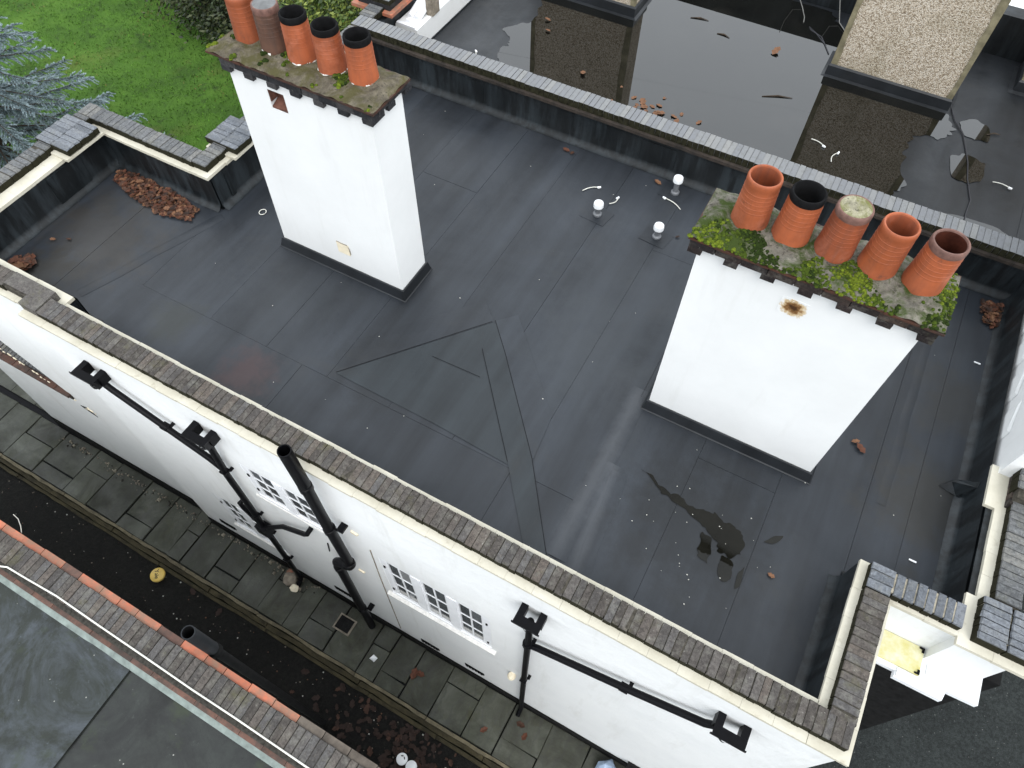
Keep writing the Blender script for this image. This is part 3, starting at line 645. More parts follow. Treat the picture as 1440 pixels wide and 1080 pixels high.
b = B(); b.hexa([(2.42, 4.90, .01), (2.60, 4.86, .02), (2.665, 4.86, .30), (2.50, 4.95, .10)], [(2.45, 4.93, .03), (2.62, 4.92, .05), (2.665, 4.90, .34), (2.52, 4.98, .12)]); part('membrane_patch', b, M['upstand'], house)

# ---- parapets: masonry core, cream creasing tiles, brick on edge coping
ZC = ZT+TILE
pr = B(); pr.box(-11.5, XJ+.02, 1.90, 2.19, -.24, ZT); pr.box(XJ+.0205, -6.70, 2.071, 2.19, -.24, ZT); pr.box(XJ+.02, 1.79, YF+.005, 2.07, -.24, ZT); pr.box(1.79, 2.065, YF+.005, 3.42, -.24, ZT); pr.box(2.69, 3.05, 3.57, 5.0, -.24, ZT)
pr.box(-8.95, -8.56, 2.19, 4.43, -.24, ZT); pr.box(-8.95, -6.71, 4.43, 4.70, -.24, ZT); pr.box(-6.98, -6.71, 4.70, 8.2, -.24, ZT); pr.box(-6.71, 2.69, 7.90, 8.18, -.24, ZT)
part('parapet', pr, M['upstand'], house)
def tiles(x0, x1, y0, y1, mat='cream', along='x', pitch=.27):
    b = B(); a0, a1 = (x0, x1) if along == 'x' else (y0, y1); n = max(1, round((a1-a0)/pitch)); p = (a1-a0)/n; r = random.Random(int(x0*100+y0*37))
    for i in range(n):
        t0, t1 = a0+i*p+(.0008 if i else 0), a0+(i+1)*p-(.0008 if i < n-1 else 0); j = r.uniform(-.004, .004); h = r.uniform(-.002, .002)
        if along == 'x': b.box(t0, t1, y0+j, y1+j, ZT+.001, ZC+h)
        else: b.box(x0+j, x1+j, t0, t1, ZT+.001, ZC+h)
    return part('creasing_course', b, M[mat], house)
def bed(x0, x1, y0, y1, h=.097, mat='joint_fill'):
    b = B(); b.box(x0, x1, y0, y1, ZC-.002, ZC+h); return part('coping', b, M[mat], house)
tiles(-6.705, 1.76, 1.73, 2.097); tiles(-7.06, -6.708, 1.73, 1.836)
tiles(-11.5, -6.71, 1.838, 2.195); 
cp = bed(-7.0, 2.03, 1.832, 2.015); run_bricks(cp, 'brick', 'x', -6.80, 2.045, 1.812, 2.032, ZC, .105)
cp = bed(-9.6, -7.03, 1.91, 2.095); run_bricks(cp, 'brick', 'x', -9.6, -7.42, 1.897, 2.108, ZC, .105)
b = B(); b.box(-7.415, -6.81, 1.935, 2.112, ZC, ZC+.115); b.box(-7.06, -6.81, 1.812, 1.935, ZC, ZC+.112); part('coping_slab', b, M['brick'], house)
tiles(1.762, 2.10, 1.73, 3.44, along='y')
cp = bed(1.85, 2.035, 2.01, 3.16); run_bricks(cp, 'brick', 'y', 2.008, 3.165, 1.838, 2.05, ZC, .105)
tiles(2.102, 2.66, 3.165, 3.44, along='x')
cp = bed(1.86, 2.64, 3.22, 3.405, .092, 'mortar_light'); run_bricks(cp, 'brick_blue', 'x', 2.055, 2.655, 3.205, 3.42, ZC, .105, .083, .012)
run_bricks(cp, 'brick_blue', 'y', 3.17, 3.42, 1.838, 2.045, ZC, .107, .083, .006)
# pier at the right corner with its blue brick cap, wall running back from it, second pier
tiles(2.662, 3.55, 3.09, 3.59)
cp = bed(2.77, 3.5, 3.19, 3.55, .09, 'mortar_light')
for i in range(2):
    for k in range(6): lay_brick(cp, 'brick_blue', (2.87+i*.245+.005, 3.205+k*.067, ZC), .232, .060, .125)
for k in range(6): lay_brick(cp, 'brick_blue', (3.375, 3.205+k*.067, ZC), .232, .060, .125)
tiles(2.745, 3.08, 3.592, 4.54, along='y')
cp = bed(2.85, 3.05, 3.58, 4.72, .085); run_bricks(cp, 'brick_grey', 'y', 3.60, 4.70, 2.842, 3.058, ZC, .105, .078)
tiles(2.655, 3.4, 4.542, 5.015)
cp = bed(2.83, 3.4, 4.62, 5.15, .19)
for i in range(3):
    for k in range(6): lay_brick(cp, 'brick_grey', (2.92+i*.225, 4.755+k*.075, ZC+.06), .215, .068, .16)
for k in range(7): lay_brick(cp, 'brick_brown', (2.835, 4.62+k*.072, ZC), .03, .065, .10)
# left and back-left parapets with piers
tiles(-8.99, -8.53, 2.197, 4.378, along='y'); tiles(-8.99, -6.70, 4.38, 4.72); tiles(-6.99, -6.685, 4.722, 7.86, along='y')
cp = bed(-8.94, -8.74, 2.12, 4.66); run_bricks(cp, 'brick_grey', 'y', 2.12, 4.45, -8.945, -8.725, ZC, .105)
cp = bed(-8.94, -6.80, 4.47, 4.67); run_bricks(cp, 'brick_grey', 'x', -8.945, -6.985, 4.455, 4.68, ZC, .105)
run_bricks(cp, 'brick_grey', 'y', 4.46, 5.02, -6.98, -6.765, ZC, .105)
for (x0, x1, y0, y1) in ((-8.99, -8.43, 3.80, 4.33), (-7.10, -6.60, 4.86, 5.36)):
    b = B(); b.box(x0+.02, x1, y0-.05, y1+.04, ZC, ZC+.035); part('creasing_course', b, M['cream'], house)
    cp = bed(x0+.04, x1-.04, y0+.02, y1-.02, .10); n = 7
    for k in range(n):
        for i in range(2): lay_brick(cp, 'brick_blue', (x0+(x1-x0)*(.25+.5*i), y0+(k+.5)*(y1-y0)/n, ZC+.055), (x1-x0)/2-.003, (y1-y0)/n-.003, .09)
cp = bed(-6.96, -6.78, 5.3, 7.9); run_bricks(cp, 'brick_grey', 'y', 5.36, 7.86, -6.98, -6.765, ZC, .105)
# back parapet: too fine to pick apart brick by brick, one joined course
tiles(-6.685, 2.70, 7.84, 8.20, 'dark_tile')
b = B(); rs = random.Random(4); x = -6.98
cm = []
while x < 3.2:
    j = lambda s: rs.uniform(-s, s)
    z1 = ZC+.105+j(.004); b.hexa([(x, 7.885+j(.004), ZC), (x+.070, 7.885+j(.004), ZC), (x+.070, 8.15+j(.006), ZC), (x, 8.15+j(.006), ZC)], [(x+.002, 7.889, z1), (x+.068, 7.889, z1), (x+.068, 8.147, z1), (x+.002, 8.147, z1)]); b.mi[-6:] = [0, 0, 1, 1, 1, 1]; x += .075
def greybrick():
    m = Mt('grey_coping_course', .85, .3); P = m.pos()
    k = m.n("ShaderNodeTexWhiteNoise"); k.noise_dimensions = '1D'; X = m.sep(P)[0]; m.l(m.math('FLOOR', m.math('DIVIDE', m.math('ADD', X, 6.983), .075)), k.inputs['W'])
    c = m.ramp(k.outputs[0], [(.1, (.165, .17, .18)), (.6, (.185, .19, .195)), (1, (.215, .215, .21))])
    c = m.mix(m.ramp(m.noise(16, 7, .7, P), [(.5, 0), (.7, .6)]), c, (.12, .12, .11)); Z = m.sep(P)[2]
    m.col(c); m.bump(m.noise(40, 5, .6, P), .4, .008); return m.m
M['grey_course'] = greybrick()
cp = bed(-6.97, 3.2, 7.90, 8.135, .099, 'grey_course'); tag(part('brick_course', b, [M['grey_course'], M['dark_joint']], cp), kind='stuff', label='long row of narrow grey coping bricks along the back parapet')

# ---- chimney stacks
def chimney(x0, x1, y0, y1, lean, brickm, fl, pots, label, holes, capx, oh=.085):
    zt = 2.59
    b = B(); yf = y0
    xs = [x0, x1]
    # front face with optional hole, battered slightly at the left
    wall_face(b, x0, x1, 0, zt, yf, holes, .16)
    b.v = [(x+(lean*z/zt if x < (x0+x1)/2 and abs(x-x0) < 1e-6 else 0), y, z) for x, y, z in b.v]
    b.add([(x1, y0, 0), (x1, y1, 0), (x1, y1, zt), (x1, y0, zt)], [(0, 1, 2, 3)])
    b.add([(x0, y0, 0), (x0, y1, 0), (x0+lean, y1, zt), (x0+lean, y0, zt)], [(3, 2, 1, 0)])
    b.add([(x0, y1, 0), (x1, y1, 0), (x1, y1, zt), (x0+lean, y1, zt)], [(3, 2, 1, 0)])
    st = part('chimney_stack', b, M['white'], house, o=((x0+x1)/2, (y0+y1)/2, 0)); st['label'] = label
    for h in holes:
        b = B(); b.box(h[0]+.002, h[1]-.002, yf+.10, yf+.155, h[2]+.002, h[3]-.002); part('broken_brickwork', b, M['old_brick'], st)
        b = B(); b.box(h[0]+.002, h[0]+.014, yf+.003, yf+.0995, h[2]+.075, h[3]-.002); part('broken_brickwork', b, M['old_brick'], st)
        b = B(); b.hexa([(h[0]+.003, yf+.004, h[2]+.002), (h[1]-.003, yf+.004, h[2]+.002), (h[1]-.003, yf+.10, h[2]+.002), (h[0]+.003, yf+.10, h[2]+.002)], [(h[0]+.003, yf+.004, h[2]+.02), (h[1]-.003, yf+.004, h[2]+.03), (h[1]-.003, yf+.10, h[2]+.07), (h[0]+.003, yf+.10, h[2]+.06)]); part('broken_brickwork', b, M['old_brick'], st)
    # flashing skirt
    f = B(); e0, e1 = .10, .014
    ring = lambda e, z: [(x0-e, y0-e, z), (x1+e, y0-e, z), (x1+e, y1+e, z), (x0-e, y1+e, z)]
    lv = [ring(.062, .012), ring(.050, .022), ring(.022, .148), ring(.004, .152)]
    for k in range(3):
        A2, B2 = lv[k], lv[k+1]
        for i in range(4): f.add([A2[i], A2[(i+1) % 4], B2[(i+1) % 4], B2[i]], [(0, 1, 2, 3)])
    part('flashing', f, M['deck_back'], st)
    # brick head: dentils, then two projecting courses
    xa = x0+lean*.97
    pj = oh-.012
    nd = round((x1-xa+.10)/.30); pd = (x1-xa+2*pj-.115)/nd
    for i in range(nd+1): lay_brick(st, brickm, (xa-pj+.0575+i*pd, y0-pj+.10, zt-.060), .112, .20, .060, 'x', .5)
    for i in range(1, 3):
        for xx in (x1+pj-.10, xa-pj+.10): lay_brick(st, brickm, (xx, y0-pj+.05+i*(y1-y0+pj)/2, zt-.060), .20, .112, .060, 'x', .5)
    core = B(); core.box(xa-pj+.02, x1+pj-.02, y0-pj+.02, y1+.03, zt-.002, zt+.072); part('brick_core', core, M[brickm], st)
    n = 9; p = (x1-xa+2*pj)/n
    for i in range(n): lay_brick(st, brickm, (xa-pj+(i+.5)*p, y0-pj+.052, zt), p-.005, .10, .073, 'x', .4)
    for i in range(3):
        yy = y0-pj+.11+(i+.5)*(y1-y0)/3
        lay_brick(st, brickm, (x1+pj-.052, yy, zt), .10, (y1-y0)/3-.006, .073, 'x', .4); lay_brick(st, brickm, (xa-pj+.052, yy, zt), .10, (y1-y0)/3-.006, .073, 'x', .4)
    c0, c1, d0, d1 = capx[0], capx[1], y0-oh, y1+.055
    t = B(); n = 9
    for i in range(n):
        q0, q1 = c0+(c1-c0)*i/n, c0+(c1-c0)*(i+1)/n; j = random.uniform(-.005, .005); t.box(q0+.001, q1-.001, d0+j, d1+j, zt+.077, zt+.095+random.uniform(-.002, .002))
    part('crown_tile', t, M['rust_tile'], st)
    zb = zt+.093
    def zf(x, y):
        ex = min(x-c0, c1-x); ey = min(y-d0, d1-y); e_ = max(0, min(ex, ey))
        return zb+.008+min(.04, e_*.3)+.006*math.sin(x*23+y*17)+.006*math.sin(x*41-y*29)
    t = B(); t.grid(c0+.006, c1-.006, d0+.006, d1-.006, 90, 30, zf)
    part('flaunching', t, M[fl], st, smooth=True)
    ym = y0+.30; ks = .87 if fl == 'flaunch_brown' else .93
    for px, mats_, kind, lab, h in pots:
        py = ym+random.uniform(-.008, .008); z0 = zb+.02
        pr_ = [(.162, 0), (.158, .08), (.151, .17)]; mi = [0, 0]
        for k in range(5):                        # throwing rings
            zz = .185+k*.042; rr_ = .1500-k*.0016
            pr_ += [(rr_, zz-.003), (rr_, zz), (rr_+.0014, zz+.002), (rr_+.0014, zz+.005), (rr_-.0006, zz+.007), (rr_-.0006, zz+.010)]; mi += [0]*6
        zz = h-.055
        pr_ += [(.1415, zz-.006), (.1435, zz), (.1435, zz+.035), (.141, zz+.048), (.136, zz+.055)]; mi += [0, 1, 1, 1, 1]
        pr_ += [(.124, zz+.054), (.118, zz+.042), (.114, zz-.05), (.114, .05), (.0, .05)]; mi += [1, 1, 2, 2, 2]
        if kind == 'cap': pr_ = pr_[:-4]+[(.118, zz+.052), (.07, zz+.066), (.0, zz+.070)]; mi = mi[:-4]+[3, 3, 3]
        pr_ = [(r*ks, z) for r, z in pr_]
        b = B(); b.lathe(pr_, (px, py, z0), 36, mi)
        ob = part('chimney_pot', b, [M[x] for x in mats_], st, smooth=True)
        if lab: ob['label'] = lab
        if fl == 'flaunch_brown' and h != .44:   # cracked white mortar collar
            b = B(); N = 30; rq = random.Random(int(px*100))
            for i in range(N):
                if kind == 'cap' and not 15 < i < 24: continue
                a0, a1 = 2*math.pi*i/N, 2*math.pi*(i+1)/N; hh = rq.uniform(.004, .018); R0, R1 = .160*ks, .170*ks+rq.uniform(0, .007)
                b.hexa([(px+R0*math.cos(a0), py+R0*math.sin(a0), z0), (px+R1*math.cos(a0), py+R1*math.sin(a0), z0), (px+R1*math.cos(a1), py+R1*math.sin(a1), z0), (px+R0*math.cos(a1), py+R0*math.sin(a1), z0)],
                       [(px+R0*math.cos(a0), py+R0*math.sin(a0), z0+hh+.02), (px+(R1-.006)*math.cos(a0), py+(R1-.006)*math.sin(a0), z0+hh), (px+(R1-.006)*math.cos(a1), py+(R1-.006)*math.sin(a1), z0+hh), (px+R0*math.cos(a1), py+R0*math.sin(a1), z0+hh+.02)])
            part('mortar_collar', b, M['sill'], st)
    return st, zf, (c0, c1, d0, d1)
PL = [(-5.39, ('terra', 'terra', 'soot', 'soot'), '', 'plain orange pot at the far left end of its row', .44),
      (-5.06, ('terra_brown', 'rim_brown', 'soot', 'lead'), 'cap', 'sooty brown pot with a capped top, second from the left end', .45),
      (-4.735, ('terra', 'soot', 'soot', 'soot'), '', 'orange pot with a sooty black rim, middle of its row', .46),
      (-4.385, ('terra', 'soot', 'soot', 'soot'), '', 'orange pot with a thick black rim, second from the right end', .45),
      (-4.045, ('terra', 'soot', 'soot', 'soot'), '', 'orange pot with a black rim at the right end of its row', .45)]
PR = [(-.33, ('terra', 'terra', 'terra_deep', 'soot'), '', 'clean orange pot with an orange inside at the left end of its row', .46),
      (.006, ('terra', 'soot', 'soot', 'soot'), '', 'orange pot with a black rim and black inside', .46),
      (.345, ('terra_deep', 'rim_brown', 'soot', 'pale_cap'), 'cap', 'brown orange pot plugged with pale mossy mortar', .47),
      (.68, ('terra', 'terra', 'terra_deep', 'soot'), '', 'orange pot with a thick orange rim, second from the right end', .46),
      (1.02, ('terra', 'rim_brown', 'inside_dark', 'soot'), '', 'orange pot with a smoky brown rim at the right end of its row', .46)]
cl, zfl, cbl = chimney(-5.56, -3.785, 4.31, 4.81, .09, 'brick_black', 'flaunch_brown', PL, 'white chimney stack with a square hole near its top and black brick head, on the left', [(-5.03, -4.83, 2.24, 2.455)], (-5.66, -3.70), .055)
cr, zfr, cbr = chimney(-.60, 1.187, 4.32, 4.82, 0, 'brick_brown', 'flaunch_moss', PR, 'white chimney stack with a moss covered top and rusty grille, on the right', [], (-.69, 1.285))
b = B(); b.box(-4.66, -4.49, 4.302, 4.309, .37, .54); part('mortar_patch', b, M['cream_patch'], cl)
b = B(); b.tube([(-4.66, 4.305, .545), (-4.58, 4.303, .542), (-4.51, 4.303, .545), (-4.485, 4.304, .50), (-4.48, 4.305, .40)], .005, 5); part('patch_crack', b, M['stone'], cl)
b = B(); b.box(.155, .385, 4.3165, 4.3192, 2.19, 2.38); part('rusty_grille', b, M['rust'], cr, o=(.27, 4.31, 2.285))
# moss cushions
def moss(st, zf, box, n, cond, seed, size=(.012, .04), name='moss'):
    r = random.Random(seed); c0, c1, d0, d1 = box; b = B(); k = 0; tries = 0
    while k < n and tries < n*30:
        tries += 1; x, y = r.uniform(c0, c1), r.uniform(d0, d1)
        if not cond(x, y, r): continue
        k += 1; z = zf(min(max(x, c0+.02), c1-.02), min(max(y, d0+.01), d1-.01)); s = r.uniform(*size)
        g_ = math.sin(x*5.1+y*7)+.6*math.sin(x*13)+r.gauss(0, .5); mi = 0 if g_ > .75 or x < c0+.22 and r.random() < .5 else 1 if g_ > -.5 else 2
        o = len(b.v); N = 8; hh = s*r.uniform(.35, .75); ph = r.random()*6
        for rad, q in ((1.0, -.25), (.82, .45), (.45, .9)):
            for i in range(N):
                a_ = 2*math.pi*i/N+ph; t_ = r.uniform(.82, 1.15); b.v.append((x+math.cos(a_)*s*rad*t_, y+math.sin(a_)*s*rad*t_, z+hh*q*r.uniform(.85, 1.1)))
        b.v.append((x, y, z+hh*1.02))
        for rr_ in range(2):
            for i in range(N): b.f.append((o+rr_*N+i, o+rr_*N+(i+1) % N, o+(rr_+1)*N+(i+1) % N, o+(rr_+1)*N+i)); b.mi.append(mi)
        for i in range(N): b.f.append((o+2*N+i, o+2*N+(i+1) % N, o+3*N)); b.mi.append(mi)
    tag(part(name, b, M['moss'], st, True), kind='stuff', label='green moss cushions growing on the chimney top')
def nz(x, y): return math.sin(x*7.3+1.2)*math.cos(y*9.1)+.6*math.sin(x*15.7+y*11)+.4*math.sin(x*31-y*27)
def cond_r(x, y, r):
    front = (4.52-y)/.3; endr = (x-1.0)/.25
    if (x > .93 and y < 4.42 and x < 1.12): return False
    return nz(x, y)*.55+max(front, endr*.9)-.42+r.uniform(-.4, .4) > .2
moss(cr, zfr, cbr, 1300, cond_r, 5, (.006, .022))
moss(cl, zfl, cbl, 160, lambda x, y, r: nz(x*1.3, y) > .9 and (y < 4.6), 6, (.010, .028))
# roof vents and white caps
def roof_vent(x, y, h, label):
    o = thing('roof_vent', (x, y, .01)); tag(o, label, 'roof vent', 'white capped vent pipes on the grey roof')
    b = B(); b.lathe([(.058, .01), (.058, .035), (.036, .05), (.036, h)], (x, y, 0), 20, cap=True); part('pipe', b, M['vent_pipe'], o, True)
    b = B(); b.lathe([(.060, h-.05), (.066, h-.045), (.067, h-.008), (.060, h+.02), (.035, h+.037), (0, h+.042)], (x, y, 0), 24); part('cap', b, M['white_plastic'], o, True)
    b = B(); p = [(x-.20, y-.13), (x+.15, y-.16), (x+.20, y+.11), (x-.16, y+.14)]; b.prism(p, .008, .0105); part('patch', b, M['deck'], o)
roof_vent(-2.33, 6.72, .20, 'white capped roof vent on a dark patch, leftmost of the three')
roof_vent(-1.49, 6.73, .20, 'white capped roof vent on a dark patch, nearest to the mossy chimney')
roof_vent(-1.585, 7.60, .26, 'taller white capped roof vent close to the back parapet')

# ------------------------------------------------------------------ drainpipes on the front wall
def hopper(parent, x, z, wd=.30):
    y0, y1 = YF-.20, YF-.004; b = B()
    b.hexa([(x-wd*.36, y0+.03, z-.20), (x+wd*.36, y0+.03, z-.20), (x+wd*.36, y0+.10, z-.20), (x-wd*.36, y0+.10, z-.20)], [(x-wd/2, y0, z), (x+wd/2, y0, z), (x+wd/2, y0+.085, z), (x-wd/2, y0+.085, z)])
    for s_ in (-1, 1):
        xa, xb = sorted((x+s_*wd/2, x+s_*(wd/2-.07))); b.hexa([(xa, y0+.086, z-.16), (xb, y0+.086, z-.16), (xb, y1, z-.16), (xa, y1, z-.16)], [(xa, y0+.086, z-.002), (xb, y0+.086, z-.002), (xb, y1, z-.002), (xa, y1, z-.002)])
    b.box(x-wd/2-.012, x+wd/2+.012, y0-.012, y0-.001, z-.03, z+.012)
    b.lathe([(.052, -.26), (.058, -.195)], (x, y0+.075, z), 14)
    return part('hopper_head', b, M['black_pipe'], parent)
def pipe(parent, pts, r, name='pipe'):
    b = B(); b.tube(pts, r, 14); return part(name, b, M['black_pipe'], parent, True)
def brackets(parent, lst, r):
    for x, y, z in lst:
        b = B(); b.box(x-r-.008, x+r+.008, y-r-.008, y+r+.006, z-.018, z+.018); b.box(x+r-.01, x+r+.03, y+r-.015, YF-.002, z-.010, z+.010); part('bracket', b, M['black_pipe'], parent)
yp = YF-.085
d = thing('drainpipe', (-4.9, yp, ZG)); tag(d, 'black drainpipe with two hopper heads and side branches, left on the white wall', 'drainpipe')
hopper(d, -6.30, .02, .33); hopper(d, -4.68, .02, .31)
pipe(d, [(-6.20, yp, -.14), (-6.12, yp, -.22), (-4.90, yp-.01, -.80), (-4.80, yp, -.98)], .038)
pipe(d, [(-4.68, yp, -.2), (-4.70, yp, -.4), (-4.80, yp, -1.2), (-4.83, yp, -2.2), (-4.87, yp, -3.0), (-4.90, yp, -3.9), (-4.95, yp, ZG+.12), (-4.95, yp-.12, ZG+.03)], .040)
pipe(d, [(-5.02, YF+.01, -2.30), (-5.06, yp, -2.34), (-5.04, yp, -2.48), (-4.86, yp, -2.95)], .034); pipe(d, [(-4.87, yp, -3.02), (-4.30, yp, -2.26), (-3.86, yp, -1.98), (-3.80, yp, -1.90), (-3.78, YF+.01, -1.84)], .034)
b = B(); b.box(-4.95, -4.77, yp-.08, yp+.06, -3.12, -2.88); part('junction', b, M['black_pipe'], d)
brackets(d, [(-5.45, yp, -.535), (-4.78, yp, -1.05), (-4.84, yp, -2.5), (-4.87, yp, -3.25), (-4.91, yp, -4.4)], .040)
d = thing('drainpipe', (-.66, yp, ZG)); tag(d, 'black drainpipe with a long sloping arm between two hopper heads, right on the white wall', 'drainpipe')
hopper(d, -.66, -.03, .27); hopper(d, 1.33, -.04, .30)
pipe(d, [(-.66, yp, -.2), (-.66, yp, -1.0), (-.66, yp, -3), (-.655, yp, ZG+.12), (-.655, yp-.10, ZG+.03)], .038)
pipe(d, [(1.24, yp, -.22), (1.15, yp, -.37), (.38, yp, -.72), (-.54, yp, -1.08), (-.64, yp, -1.14)], .038)
brackets(d, [(.40, yp, -.71), (-.66, yp, -3.1), (-.66, yp, -1.12)], .038)
b = B(); b.lathe([(.058, -.05), (.058, .05)], (-.66, yp, -1.13), 14, cap=True); part('junction', b, M['black_pipe'], d)
d = thing('soil_pipe', (-3.1, 1.62, ZG)); tag(d, 'thick black soil pipe with an open top rising past the brick coping', 'soil pipe')
b = B(); o = len(b.v)
yq = 1.64
b.tube([(-3.15, yq, 1.12), (-3.13, yq, .35)], .066, 20, caps=False); b.tube([(-3.15, yq, 1.12), (-3.13, yq, .40)], .056, 20, caps=False)
for i in range(20):
    a0, a1 = 2*math.pi*i/20, 2*math.pi*(i+1)/20
    b.add([(-3.15+.066*math.cos(a0), yq+.066*math.sin(a0), 1.12), (-3.15+.066*math.cos(a1), yq+.066*math.sin(a1), 1.12), (-3.15+.056*math.cos(a1), yq+.056*math.sin(a1), 1.12), (-3.15+.056*math.cos(a0), yq+.056*math.sin(a0), 1.12)], [(0, 1, 2, 3)])
part('open_end', b, M['black_pipe'], d, True)
pipe(d, [(-3.13, yq, .42), (-3.13, yq, -.4), (-3.10, yq, -1.9), (-3.13, yq, -2.02), (-3.22, yq, -2.10), (-3.30, yq, -2.12), (-3.37, yq, -2.2), (-3.38, yq, -2.35), (-3.42, yq, -3.8), (-3.46, yq, ZG)], .060)
for x, z in ((-3.13, .36), (-3.12, -.75), (-3.10, -1.88), (-3.38, -2.42), (-3.44, -4.5)):
    b = B(); b.lathe([(.062, -.05), (.071, -.045), (.071, .045), (.062, .05)], (x, yq, z), 20); part('collar', b, M['black_pipe'], d, True)
for x, z in ((-3.12, -.78), (-3.44, -4.52)):
    b = B(); b.box(x+.06, x+.14, yq+.03, YF-.002, z-.02, z+.02); part('bracket', b, M['black_pipe'], d)
for x, z in ((-2.98, -.92), (-3.22, -2.62)):
    b = B(); b.hexa([(x, YF-.002, z-.03), (x+.10, YF-.002, z-.05), (x+.12, YF-.002, z+.02), (x+.02, YF-.002, z+.04)], [(x+.01, YF-.02, z-.02), (x+.09, YF-.02, z-.04), (x+.10, YF-.02, z+.01), (x+.02, YF-.02, z+.03)]); part('mortar_patch', b, M['cream_patch'], house)
b = B(); b.tube([(-3.60, YF-.01, -2.15), (-3.66, YF-.01, -2.52)], .009, 6); tag(part('wall_hook', b, M['black_pipe']), 'thin black rod on the white wall beside the thick soil pipe', 'rod')
b = B(); b.lathe([(.0, -.03), (.05, -.02), (.06, .0), (.045, .03), (0, .04)], (-.86, YF-.04, -3.62), 14); tag(part('wall_light', b, M['cream_patch'], smooth=True), 'small cream fitting on the white wall left of the right drainpipe', 'wall fitting')

# ------------------------------------------------------------------ neighbouring flat-roofed building, near left
nb = thing('neighbouring_building', (-4, -1.5, -5.8)); tag(nb, 'flat roofed building across the alley with red tile edge and brick coping', 'building')
ZN = -.50
b = B(); b.box(-16, -.2, -4.0, -.10, -5.8, ZN-.19); part('wall', b, M['white'], nb)  # unseen wall, coloured white to bounce light into the alley
b = B(); b.box(-16, -.2, -.40, -.06, ZN-.188, ZN-.076); b.box(-8, -.3, -.338, -.108, ZN-.0755, ZN-.002); ncp = part('coping', b, M['mortar'], nb)
i = 0; x = -7.9
while x < -.3:
    if random.random() < .12: w_ = .075
    else: w_ = .0855
    lay_brick(ncp, 'brick', (x+w_/2, -.222, ZN-.075), w_-.006, .245, .085); x += w_
x = -8.0; k = 0
while x < -.3:
    L = random.choice((.30, .30, .29, .24)); b = B(); j = random.uniform(-.005, .005)
    b.box(x+.004, x+L-.004, -.125+j, -.028+j, ZN-.06, ZN-.022+random.uniform(-.004, .004)); part('creasing_tile', b, M['red_tile'] if random.random() < .66 and x < -2.3 else (M['brown_tile'] if random.random() < .3 else M['red_tile']) if x < -2.3 else M['grey_tile'], nb); x += L
x = -8.0
while x < -.3:
    b = B(); b.box(x+.002, x+.268, -.445, -.335, ZN-.11, ZN-.085+random.uniform(-.004, .004)); part('creasing_tile', b, M['brown_tile'], nb); x += .27
b = B(); b.grid(-16, -.2, -.505, -.44, 90, 2, lambda x, y: ZN-.10-.04*((-.44-y)/.065)+.004*math.sin(x*9)); part('flashing', b, M['mint'], nb)
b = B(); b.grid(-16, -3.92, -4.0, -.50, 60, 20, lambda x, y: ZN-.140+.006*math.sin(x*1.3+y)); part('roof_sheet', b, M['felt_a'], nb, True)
b = B(); b.grid(-3.98, -.2, -4.0, -.50, 30, 20, lambda x, y: ZN-.165+.005*math.sin(x*1.1+y*1.7)); part('roof_sheet', b, M['felt_b'], nb, True)
b = B(); b.tube([(-6.4, -.50, ZN+.02), (-6.1, -.43, ZN+.02), (-5.75, -.385, ZN+.022), (-5.67, -.352, ZN+.022), (-5.4, -.342, ZN+.022), (-5.0, -.322, ZN+.022), (-4.4, -.33, ZN+.022), (-3.84, -.334, ZN+.022), (-3.2, -.341, ZN+.022), (-2.69, -.338, ZN+.022), (-1.85, -.345, ZN+.022), (-.4, -.34, ZN+.022)], .0085, 8)
tag(part('cable', b, M['wire_white'], smooth=True), 'white cable lying along the brick coping of the building across the alley', 'cable')
d = thing('vent_pipe', (-3.33, .045, -5.7)); tag(d, 'dark grey vent pipe with an open top standing by the red tile edge', 'vent pipe')
b = B(); fx, fy = -3.33, .04
b.tube([(fx, fy, .06), (fx, fy, -.58)], .066, 20, caps=False); b.tube([(fx, fy, .06), (fx, fy, -.4)], .056, 20, mi=1, caps=False)
for i in range(20):
    a0, a1 = 2*math.pi*i/20, 2*math.pi*(i+1)/20
    b.add([(fx+.066*math.cos(a0), fy+.066*math.sin(a0), .06), (fx+.066*math.cos(a1), fy+.066*math.sin(a1), .06), (fx+.056*math.cos(a1), fy+.056*math.sin(a1), .06), (fx+.056*math.cos(a0), fy+.056*math.sin(a0), .06)], [(0, 1, 2, 3)])
part('open_end', b, [M['grey_pipe'], M['soot']], d, True)
b = B(); b.tube([(fx, fy, -.60), (fx, fy, -5.75)], .048, 16); b.lathe([(.050, -.05), (.072, -.04), (.072, .06), (.066, .07)], (fx, fy, -.66), 20); part('lower_pipe', b, M['black_matt'], d, True)

# ------------------------------------------------------------------ alley things
d = thing('manhole_cover', (-3.87, 1.435, ZG+.004)); tag(d, 'small square black drain cover set in the flagstone path', 'drain cover')
b = B(); b.box(-4.03, -3.71, 1.30, 1.57, ZG-.01, ZG+.020); part('frame', b, M['stone'], d)
b = B(); b.box(-4.0, -3.74, 1.325, 1.545, ZG+.0205, ZG+.030)
for i in range(6):
    for k in range(5): b.box(-3.985+i*.041, -3.960+i*.041, 1.34+k*.041, 1.362+k*.041, ZG+.0302, ZG+.034)
part('cover', b, M['black_matt'], d)
